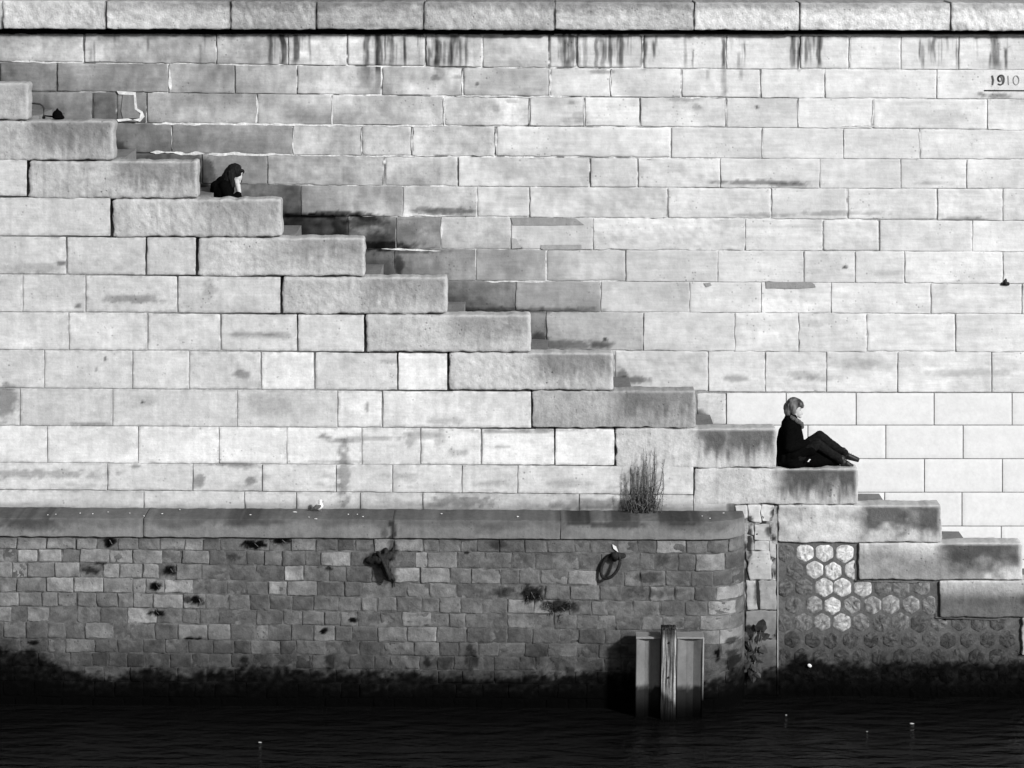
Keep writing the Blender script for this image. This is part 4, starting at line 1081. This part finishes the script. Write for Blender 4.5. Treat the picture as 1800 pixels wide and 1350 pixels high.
for k in range(30):
    y_ = random.uniform(-.09, .09)
    h.cap(m_(random.uniform(402, 411), random.uniform(298, 308), y_), m_(random.uniform(390, 406), random.uniform(318, 330), y_ * 1.3), .018, .008, 6, 2)
h.skin("hair", M_HAIRK, wom, .0075, 2, None, .009, 30)
for sg in (-1, 1):
    MB().ell(m_(421.0, 308.2, sg * .042), (.010, .006, .0045), 24).build("eye", M_DARK, wom)
    MB().ell(m_(420.6, 305.0, sg * .04), (.013, .007, .004), 20).build("eyebrow", M_DARK, wom)

# ================================================================== MOORING POST in the water
post = thing("mooring_post", P1(1178, 1255, -1.0), "mooring post of two steel piles with a weathered timber between them", "mooring post")
def pile(x0, x1, ytop, Y, prof, tone, name="steel_pile"):
    """vertical pile with a folded section; prof: (fraction across, depth)"""
    a, bb = P1(x0, ytop, Y), P1(x1, ytop, Y)
    zt, W = a.z, bb.x - a.x
    sec = [(a.x + W * u, Y + d) for u, d in prof]
    zs2 = np.linspace(-1.5, zt, 60)
    dense = []
    for (u0, v0), (u1, v1) in zip(sec, sec[1:] + sec[:1]):
        for k in range(4): dense.append((u0 + (u1 - u0) * k / 4, v0 + (v1 - v0) * k / 4))
    n = len(dense)
    v = np.array([[x, y, z] for z in zs2 for x, y in dense])
    v[:, 1] += (fbm(v[:, 0] * 8, v[:, 2] * 3, 0, 211, 3) - .5) * .01
    f = [[k * n + j, k * n + (j + 1) % n, (k + 1) * n + (j + 1) % n, (k + 1) * n + j] for k in range(len(zs2) - 1) for j in range(n)]
    px, py = proj(v)
    k = sst(1212, 1205, py + 14 * (fbm(px / 8, py / 12, x0, 212, 3) - .5))
    val = tone * (k + (1 - k) * (.32 * sst(1268, 1215, py) + .05)) * (1 + .12 * (fbm(px / 12, py / 40, x0, 213, 3) - .5) * 2)
    alb = A(val)
    f.append([(len(zs2) - 1) * n + j for j in range(n)])
    me = mesh_np(name, v, f, alb, False)
    return link(name, me, M_STEEL, post), dense, zt
prof = [(0, 0.03), (.10, 0.0), (.34, .0), (.42, .085), (.78, .085), (.86, 0), (1.0, 0.0), (1.0, .30), (0, .30)]
prof = [(0, 0), (.04, 0), (.36, .06), (.64, .06), (.96, 0), (1, 0), (1, .27), (0, .27)]
for (x0, x1) in ((1119, 1161), (1191, 1236)):
    o, dn, zt = pile(x0, x1, 1122, -1.08, prof, 122)
    # paler steel cap plate
    xa, xb = min(d[0] for d in dn), max(d[0] for d in dn)
    v, f = lattice(axis(xb - xa + .012, .006, .1), np.array([0, .01, .1, .2, .29, .295]), axis(.022, .004, .02), True)
    v = v + np.array([xa - .006, -1.09, zt - .004])
    link("cap_plate", mesh_np("cap_plate", v, f, A(150)), M_STEEL, post)
xe1 = P1(1235.5, 1122, -1.09)
v, f = lattice(axis(.018, .004, .02), np.array([0, .01, .29]), axis(1.7 + xe1.z - .1, .004, .2))
link("pale_edge", mesh_np("pale_edge", v + np.array([xe1.x, -1.094, -1.6]), f, A(168 * np.clip(sst(.28, .5, v[:, 2] - 1.6), .06, 1))), M_STEEL, post)  # paler strip along the outer edge of the right pile
# timber: split, grooved, tapering at the foot
a, bb = P1(1163.5, 1108, -1.20), P1(1189.5, 1108, -1.20)
Wt = bb.x - a.x
v, f = lattice(axis(Wt, .012, .006), np.array([0, .005, .012, .1, .22, .30]), np.linspace(-1.5, a.z, 70), True)
gro = (fbm(v[:, 0] * 110, 0, v[:, 2] * 1.6, 221, 3) - .5) * .014
v[:, 1] += np.where(v[:, 1] < .05, gro, 0)
v[:, 0] += (fbm(0, v[:, 1] * 3, v[:, 2] * 2.2, 222, 3) - .5) * .006
v[:, 2] += np.where(v[:, 2] > a.z - .01, (fbm(v[:, 0] * 40, v[:, 1] * 8, 0, 223, 2) - .5) * .03, 0)
v = v + np.array([a.x, -1.20, 0])
px, py = proj(v)
k = sst(1232, 1216, py + 16 * (fbm(px / 5, py / 20, 0, 224, 3) - .5) + (px - 1176) * -1.1)
gr = fbm(v[:, 0] * 70, v[:, 1] * 20, v[:, 2] * 1.8, 225, 4)
tv = (92 + 70 * sst(.38, .68, gr) + 45 * sst(.78, .95, (v[:, 0] - a.x) / Wt)) * (1 - .45 * sst(1126, 1112, py))
tv = tv * (k + (1 - k) * (.35 * sst(1275, 1235, py) + .06))
M_TIM = stone_mat("timber_grain", var=.14, bump=.4, pits=0, streak=6.5, smap=(85, 30, 2.4))
link("timber", mesh_np("timber", v, f, A(tv)), M_TIM, post)
for zz in (.55, 1.0):
    c0 = Vector((a.x + Wt / 2, -1.205, zz)); MB().cap(c0, c0 + Vector((0, .03, 0)), .014, .014, 8, 2).build("bolt", M_IRON, post)

# ================================================================== MOORING RINGS
def torus_pts(c, ax_u, ax_v, n=28):
    return [c + ax_u * math.cos(2 * math.pi * i / n) + ax_v * math.sin(2 * math.pi * i / n) for i in range(n + 1)]
yq = YQ - .04
rg = thing("mooring_ring", P1(1090, 976, yq), "round iron mooring ring hanging on the rubble wall left of the mooring post", "mooring ring")
c0 = P1(1073, 995, yq - .06)
pu = (P1(1083, 973.5, yq - .05) - c0); pv = (P1(1086.5, 999, yq - .11) - c0)
MB().tube(torus_pts(c0, pu, pv), .021, 10).build("ring", M_IRON, rg)
st = MB(); st.cap(P1(1081, 976, yq - .06), P1(1096, 977, yq + .03), .05, .035); st.cap(P1(1083, 979, yq - .05), P1(1080, 984, yq - .02), .05, .03)
st.skin("staple", M_IRON, rg, .008, 2, None, .006, 30)
rg2 = thing("mooring_ring", P1(680, 975, yq), "rusted iron mooring ring seen edge-on, overgrown, under the dark streak of the ledge", "mooring ring")
c0 = P1(674, 995, yq - .07)
pu = (P1(665, 975, yq - .03) - c0); pv = (P1(677, 990, yq - .17) - c0)
MB().tube(torus_pts(c0, pu * 1.15, pv * .55), .024, 10).build("ring", M_IRON, rg2)
st = MB(); st.cap(P1(650, 985, yq), P1(668, 984, yq - .08), .055, .045); st.cap(P1(668, 984, yq - .05), P1(683, 976, yq - .02), .05, .05); st.cap(P1(678, 966, yq), P1(676, 995, yq - .05), .03, .06); st.cap(P1(680, 1005, yq - .05), P1(692, 1018, yq), .045, .025); st.cap(P1(692, 1017, yq), P1(693, 1030, yq), .018, .008); st.cap(P1(692, 962, yq), P1(687, 980, yq), .015, .03)
st.skin("rust_crust", M_IRON, rg2, .008, 2, None, .016, 22)
fe = MB(); p0, p1 = P1(1076.5, 957, yq + .01), P1(1087, 971, yq + .01)
d = (p1 - p0); n_ = Vector((d.z, 0, -d.x)).normalized() * .022
fe.add([p0, p0.lerp(p1, .4) + n_, p1, p0.lerp(p1, .4) - n_, p0 + Vector((0, .012, 0)), p0.lerp(p1, .4) + n_ + Vector((0, .012, 0)), p1 + Vector((0, .012, 0)), p0.lerp(p1, .4) - n_ + Vector((0, .012, 0))], [[0, 1, 2, 3], [0, 4, 5, 1], [1, 5, 6, 2], [2, 6, 7, 3], [3, 7, 4, 0]])
tag(fe.build("feather", M_WHITE, None, False), "slender white feather caught above the round mooring ring", "feather")

# ================================================================== PLANTS
def leaf(mb, c, u, v_, fold=.2, n=None):
    """small leaf blade: kite folded along its rib"""
    nn = u.cross(v_).normalized() * u.length * fold
    mb.add([c, c + u * .45 + v_ * .5 + nn, c + u, c + u * .45 - v_ * .5 + nn, c + u * .5], [[0, 4, 1], [4, 2, 1], [0, 3, 4], [4, 3, 2]])
def rv(s=1): return Vector((random.gauss(0, 1), random.gauss(0, 1), random.gauss(0, 1))).normalized() * s
zled = zl_top
bush = thing("shrub", P1(1130, 899, -.12), "dry twiggy shrub growing on the ledge against the side wall", "shrub")
stm, fol = MB(), MB()
base = P1(1132, 899, -.14); base.z = zl_top - .01
BUN = [(1134, 782, 7), (1137, 800, 6), (1150, 780, 9), (1153, 796, 6), (1167, 800, 6), (1166, 815, 4), (1122, 815, 5), (1108, 806, 4), (1101, 838, 5), (1113, 822, 5), (1128, 800, 4), (1145, 812, 5)]
for (tx0, ty0, cnt) in BUN:                               # tall wispy shoots in bundles
    for k in range(max(2, int(cnt * .6))):
        bx = base + Vector(((tx0 - 1134) * PX * .55 + random.gauss(0, .035), random.uniform(-.06, .06), 0))
        tp = P1(tx0 + random.gauss(0, 2.2), ty0 + abs(random.gauss(0, 14)), -.14 + random.uniform(-.08, .06))
        mid = bx.lerp(tp, .5) + Vector((random.gauss(0, .018) + (tx0 - 1134) * PX * .12, random.gauss(0, .02), .0))
        pts = [bx, bx.lerp(mid, .5) + rv(.01), mid, mid.lerp(tp, .5) + rv(.014), tp]
        stm.tube(pts, [.0045, .004, .0035, .0028, .0014], 4)
        for j in range(random.randint(4, 8)):
            s0 = pts[random.choice([1, 2, 2, 3])].lerp(tp, random.random() * .9)
            e0 = s0 + Vector((random.gauss(0, .022), random.gauss(0, .02), random.uniform(.015, .06)))
            stm.tube([s0, s0.lerp(e0, .5) + rv(.005), e0], [.0022, .0018, .001], 3)
            if random.random() < .8: leaf(fol, s0.lerp(e0, random.random()), rv(random.uniform(.008, .018)), rv(.006))
for k in range(40):                                       # low tangle
    bx = base + Vector((random.gauss(-.01, .11), random.uniform(-.08, .08), 0))
    tp = P1(random.gauss(1131, 17), random.uniform(838, 888), -.14 + random.uniform(-.14, .08))
    mid = bx.lerp(tp, .5) + Vector((random.gauss(0, .04), random.gauss(0, .03), .03))
    stm.tube([bx, bx.lerp(mid, .5) + rv(.015), mid, mid.lerp(tp, .55) + rv(.02), tp], [.005, .0045, .004, .003, .0015], 4)
    for q in range(12):
        leaf(fol, bx.lerp(tp, random.random()) + Vector((random.gauss(0, .035), random.gauss(0, .03), random.gauss(0, .025))), rv(random.uniform(.012, .028)), rv(.010))
for q in range(680):
    pq = P1(random.gauss(1137, 12), 899 - abs(random.gauss(0, 22)), -.14 + random.gauss(0, .05))
    pq.z = max(pq.z, zl_top)
    leaf(fol, pq, rv(random.uniform(.012, .026)), rv(.010))
for q in range(160):
    pq = P1(random.gauss(1112, 8), 880 - random.gauss(0, 18), -.14 + random.gauss(0, .05))
    pq.z = max(pq.z, zl_top)
    leaf(fol, pq, rv(random.uniform(.010, .022)), rv(.008))
tag(stm.build("stems", M_TWIG, bush), kind="stuff")
tag(fol.build("foliage", M_FOL, bush, False), kind="stuff")

ivy = thing("ivy_plant", P1(1325, 1190, -.06), "ivy with broad dark leaves growing out of the crack in the stone pier", "plant")
ist = MB()
root = P1(1322, 1190, -.03)
IV = [(1337, 1108, 22, 80), (1331, 1112, 16, 30), (1314, 1117, 17, 200), (1318, 1127, 18, 290), (1338, 1138, 15, 320), (1326, 1110, 13, 100), (1322, 1140, 14, 230), (1310, 1141, 13, 210), (1316, 1150, 16, 260), (1326, 1150, 13, 300), (1332, 1158, 12, 330), (1318, 1163, 15, 240), (1326, 1168, 13, 280), (1332, 1172, 12, 300),
      (1322, 1178, 13, 250), (1330, 1183, 11, 310), (1312, 1158, 12, 200), (1336, 1150, 10, 340), (1308, 1150, 11, 190), (1324, 1188, 12, 270), (1314, 1172, 13, 230), (1340, 1120, 14, 20)]
for i, (x, y, s_, an) in enumerate(IV):
    c0 = P1(x, y, -.10 - random.uniform(0, .10))
    if i < 9 or i % 2: ist.tube([root, root.lerp(c0, .5) + rv(.02), c0], [.008, .005, .003], 5)
    L0 = s_ * PX * 1.05
    u = Vector((math.cos(rad(an)), random.uniform(-.4, .1), math.sin(rad(an)))).normalized()
    w_ = u.cross(Vector((random.uniform(-.3, .3), -1, random.uniform(.1, .6)))).normalized()
    nn = u.cross(w_)
    out2 = [(0, 0), (-.12, .34), (.18, .52), (.42, .40), (.70, .30), (1.0, 0), (.70, -.30), (.42, -.40), (.18, -.52), (-.12, -.34)]
    vv = [c0 + u * L0 * (a_ ) + w_ * L0 * b_ + nn * (L0 * (.18 * abs(b_) + .06 * math.sin(a_ * 3))) for a_, b_ in out2] + [c0 + u * L0 * .4]
    ff = [[10, k, (k + 1) % 10] for k in range(10)]
    link("leaf", mesh_np("leaf", vv, ff, None, False), M_LEAF, ivy)
ist.build("stem", M_TWIG, ivy)

def weed(name, label, cat, spots, n, sz, mat, group=None, drop=0):
    x0, y0 = spots[0][:2]
    t_ = thing(name, P1(x0, y0, YQ - .03), label, cat, group)
    mb = MB(); sm_ = MB()
    for (x, y, rx, ry) in spots:
        sm_.tube([P1(x, y, YQ + .03), P1(x, y - ry * .3, YQ - .04), P1(x + rx * .4, y + ry * .6, YQ - .07)], [.008, .006, .003], 5)
        for k in range(int(n * rx * ry / 150)):
            a, rr = random.uniform(0, 6.28), random.random() ** .6
            p = P1(x + rx * rr * math.cos(a), y + ry * rr * math.sin(a), YQ - .03 - random.uniform(0, .06) * (1 - rr * .7))
            leaf(mb, p, rv(sz * random.uniform(.6, 1.3)), rv(sz * .6))
    tag(sm_.build("stems", M_TWIG, t_), kind="stuff")
    tag(mb.build("foliage", mat, t_, False), kind="stuff")
weed("wall_weed", "dark weed drooping from the middle of the rubble wall, right of the mossy stones", "plant", [(934, 1045, 15, 12), (948, 1050, 9, 8), (927, 1052, 5, 12), (985, 1068, 20, 8), (962, 1064, 9, 8), (1000, 1062, 9, 7), (985, 1085, 3, 13), (971, 1076, 7, 6)], 130, .018, M_MOSS)
for (x, y, rx, ry), lb in (((447, 957, 19, 8), "black moss tuft under the ledge, left one of the close pair"), ((496, 951, 18, 6), "ragged black moss tuft hanging under the ledge, right one of the close pair"), ((193, 952, 11, 8), "black moss tuft under the ledge at the left end of the wall"),
                           ((275, 1030, 11, 7), "black moss tuft in the left rubble wall, beside the palest stone"), ((350, 1056, 9, 8), "round black moss tuft right of the palest rubble stone"), ((300, 1002, 11, 7), "speckled black moss tuft two courses below the ledge"), ((275, 1077, 12, 5), "black moss tuft on the pale stone of the left rubble wall")):
    weed("moss_tuft", lb, "moss", [(x, y, rx, ry)], 150, .013, M_MOSS, "moss tufts on the rubble wall")

# ================================================================== GULL on the ledge
gz = zl_top + .004
gp = PZ(561, 898.5, gz)
gull = thing("gull", gp, "small white gull with dark tail standing on the ledge", "bird")
g = lambda dx, dy, dz: gp + Vector((dx, dy, dz))
bd = MB()
bd.ell(g(.004, 0, .060), (.056, .038, .040), -28); bd.ell(g(.022, 0, .074), (.034, .033, .036)); bd.cap(g(.018, 0, .088), g(.014, 0, .126), .024, .021); bd.ell(g(.017, 0, .134), (.025, .021, .022)); bd.cap(g(-.04, 0, .045), g(-.07, 0, .035), .02, .01)
bd.skin("body", M_WHITE, gull, .005, 3)
M_BEAK = plain("beak_grey", .15, .5, .3, .1, 20, 0)
MB().cap(g(.038, 0, .131), g(.058, 0, .125), .007, .003, 6, 2).build("beak", M_BEAK, gull)
for sg in (-1, 1):
    wb = MB(); wb.ell(g(-.02, sg * .032, .058), (.055, .010, .026), -24); wb.cap(g(-.05, sg * .024, .042), g(-.108, sg * .012, .026), .016, .006); wb.build("wing", M_CAP if False else plain("wing_grey", .09, .8, .1, .2, 40, 0), gull)
    MB().tube([g(.004, sg * .014, .035), g(.004, sg * .015, .002)], .004, 6).build("leg", M_BEAK, gull)
    fo = MB(); q0 = g(.004, sg * .015, .003)
    fo.add([q0, q0 + Vector((.026, -.012, -.001)), q0 + Vector((.030, 0, -.001)), q0 + Vector((.026, .012, -.001)), q0 + Vector((.015, 0, .004))], [[0, 1, 4], [1, 2, 4], [2, 3, 4], [3, 0, 4]])
    fo.build("foot", M_BEAK, gull)
tl = MB(); tl.ell(g(-.085, 0, .036), (.038, .016, .006), 14); tl.build("tail", plain("tail_dark", .03, .8, .1, .2, 40, 0), gull)

# ================================================================== SMALL THINGS
def flake(p, sx, sy, sz, ang):
    n = 7; v = []
    for k in range(n):
        a = 2 * math.pi * k / n; r_ = random.uniform(.75, 1.1)
        x, y = sx * r_ * math.cos(a), sy * r_ * math.sin(a)
        v.append(p + Vector((x * math.cos(ang) - y * math.sin(ang), x * math.sin(ang) + y * math.cos(ang), sz * .5 + random.uniform(-.2, .2) * sz)))
    v += [q - Vector((0, 0, sz * .6)) for q in v[:n]] + [p + Vector((0, 0, sz))]
    f = [[2 * n, k, (k + 1) % n] for k in range(n)] + [[k, k + n, (k + 1) % n + n, (k + 1) % n] for k in range(n)]
    m = MB(); m.add(v, f); return m
def scrap(px, py, w_, h_, label, group=None):
    p = PZ(px, py, zl_top + .006)
    p.y = min(p.y, -.03)
    o = flake(p, w_ * PX * .8, h_ * PX * 3.0, .006, random.uniform(-.3, .3)).build("paper_scrap", M_WHITE, None, False)
    tag(o, label, "litter", group)
scrap(518.5, 900, 5.5, 1.4, "longest white paper scrap on the ledge, just left of the gull")
scrap(555, 912, 3.2, 1.1, "white paper scrap at the ledge's rim, below the gull")
for (x, y, a_) in ((543, 909, 1.6), (141, 902, 1.6), (163, 903, 1.8), (98, 904, 1.5), (190, 900, 1.5), (285, 903, 2.4), (316, 896, 1.8), (253, 907, 2.2), (228, 902, 1.8), (84, 905, 1.2), (612, 904, 1.8), (628, 904, 1.4), (638, 908, 2.2), (776, 903, 2.2), (1272, 902, 2.4), (1248, 911, 2), (1234, 907, 1.6), (910, 908, 2.6), (440, 905, 2.2)):
    scrap(x, y, a_, a_ * .5, "tiny white scrap lying on the grey stone ledge", "white scraps on the ledge")
for (x, y, a_, lb) in ((1382, 1257, 2.2, "small white fleck floating close to the hexagon wall"), (1603, 1272, 4.5, "largest white fleck floating on the water at the right"), (1524, 1286, 2, "tiny white fleck floating left of the largest one"), (457, 1305, 4, "pale fleck floating on the dark water at the left")):
    p = PZ(x, y, .004)
    tag(flake(p, a_ * PX * .8, a_ * PX * .8, .004, 0).build("floating_scrap", M_WHITE, None, False), lb, "litter")
for (x, y, s_, lb) in ((1423, 1170, 3.2, "white shell stuck in the black weed of the hexagon wall"),):
    mb = MB(); mb.ell(P1(x, y, .0), (s_ * PX * 1.3, .015, s_ * PX), 30); tag(mb.build("shell", M_WHITE), lb, "shell")
# bent pipe and bundle on the upper stair block
Yp = .30
bp_ = MB(); bp_.tube([P1(46, 181, Yp), P1(62, 182, Yp), P1(70, 183, Yp), P1(75, 186, Yp), P1(77, 191, Yp), P1(77, 205, Yp)], .011, 8)
pipe = thing("bent_pipe", P1(77, 206, Yp), "thin bent pipe beside the topmost visible stair block", "pipe")
bp_.build("rail", M_IRON.copy() if False else plain("grey_iron", .012, .6, .3, .3, 30, .1), pipe)
MB().cap(P1(77, 205.5, Yp), P1(77, 207, Yp), .02, .022, 8, 2).build("flange", M_IRON, pipe)
zt1 = P1(100, tfront[1], 0).z
bun = thing("bundle", P1(101, 206, .25), "small black domed bundle lying on the upper stair block beside the bent pipe", "bundle")
bm_ = MB(); c0 = P1(101, 203, .25); c0.z = zt1 + .055
bm_.ell(c0, (.068, .07, .062)); bm_.cap(c0 + Vector((.0, 0, .04)), c0 + Vector((.0, 0, .075)), .034, .012); bm_.ell(c0 + Vector((.012, 0, -.03)), (.078, .07, .03))
bm_.skin("sack", M_COAT, bun, .007, 3, zt1 + .003, .006, 30)
MB().tube([c0 + Vector((-.05, 0, -.02)), c0 + Vector((-.11, 0, -.015)), c0 + Vector((-.165, 0, -.01))], [.012, .010, .008], 7).build("strap", M_COAT, bun)
ir = MB(); p0 = P1(1767, 496, YB - .02)
ir.cap(p0 + Vector((-.035, 0, -.02)), p0 + Vector((.035, 0, -.022)), .022, .026, 8, 3); ir.cap(p0 + Vector((.0, .01, 0)), p0 + Vector((.012, .03, .05)), .028, .014, 8, 3); ir.cap(p0 + Vector((0, -.03, -.01)), p0 + Vector((0, .05, 0)), .018, .018, 8, 3)
tag(ir.skin("iron_stub", M_IRON, None, .006, 2, None, .005, 40) if False else ir.build("iron_stub", M_IRON), "small rusty iron stub in a joint of the pale wall at far right", "iron fitting")
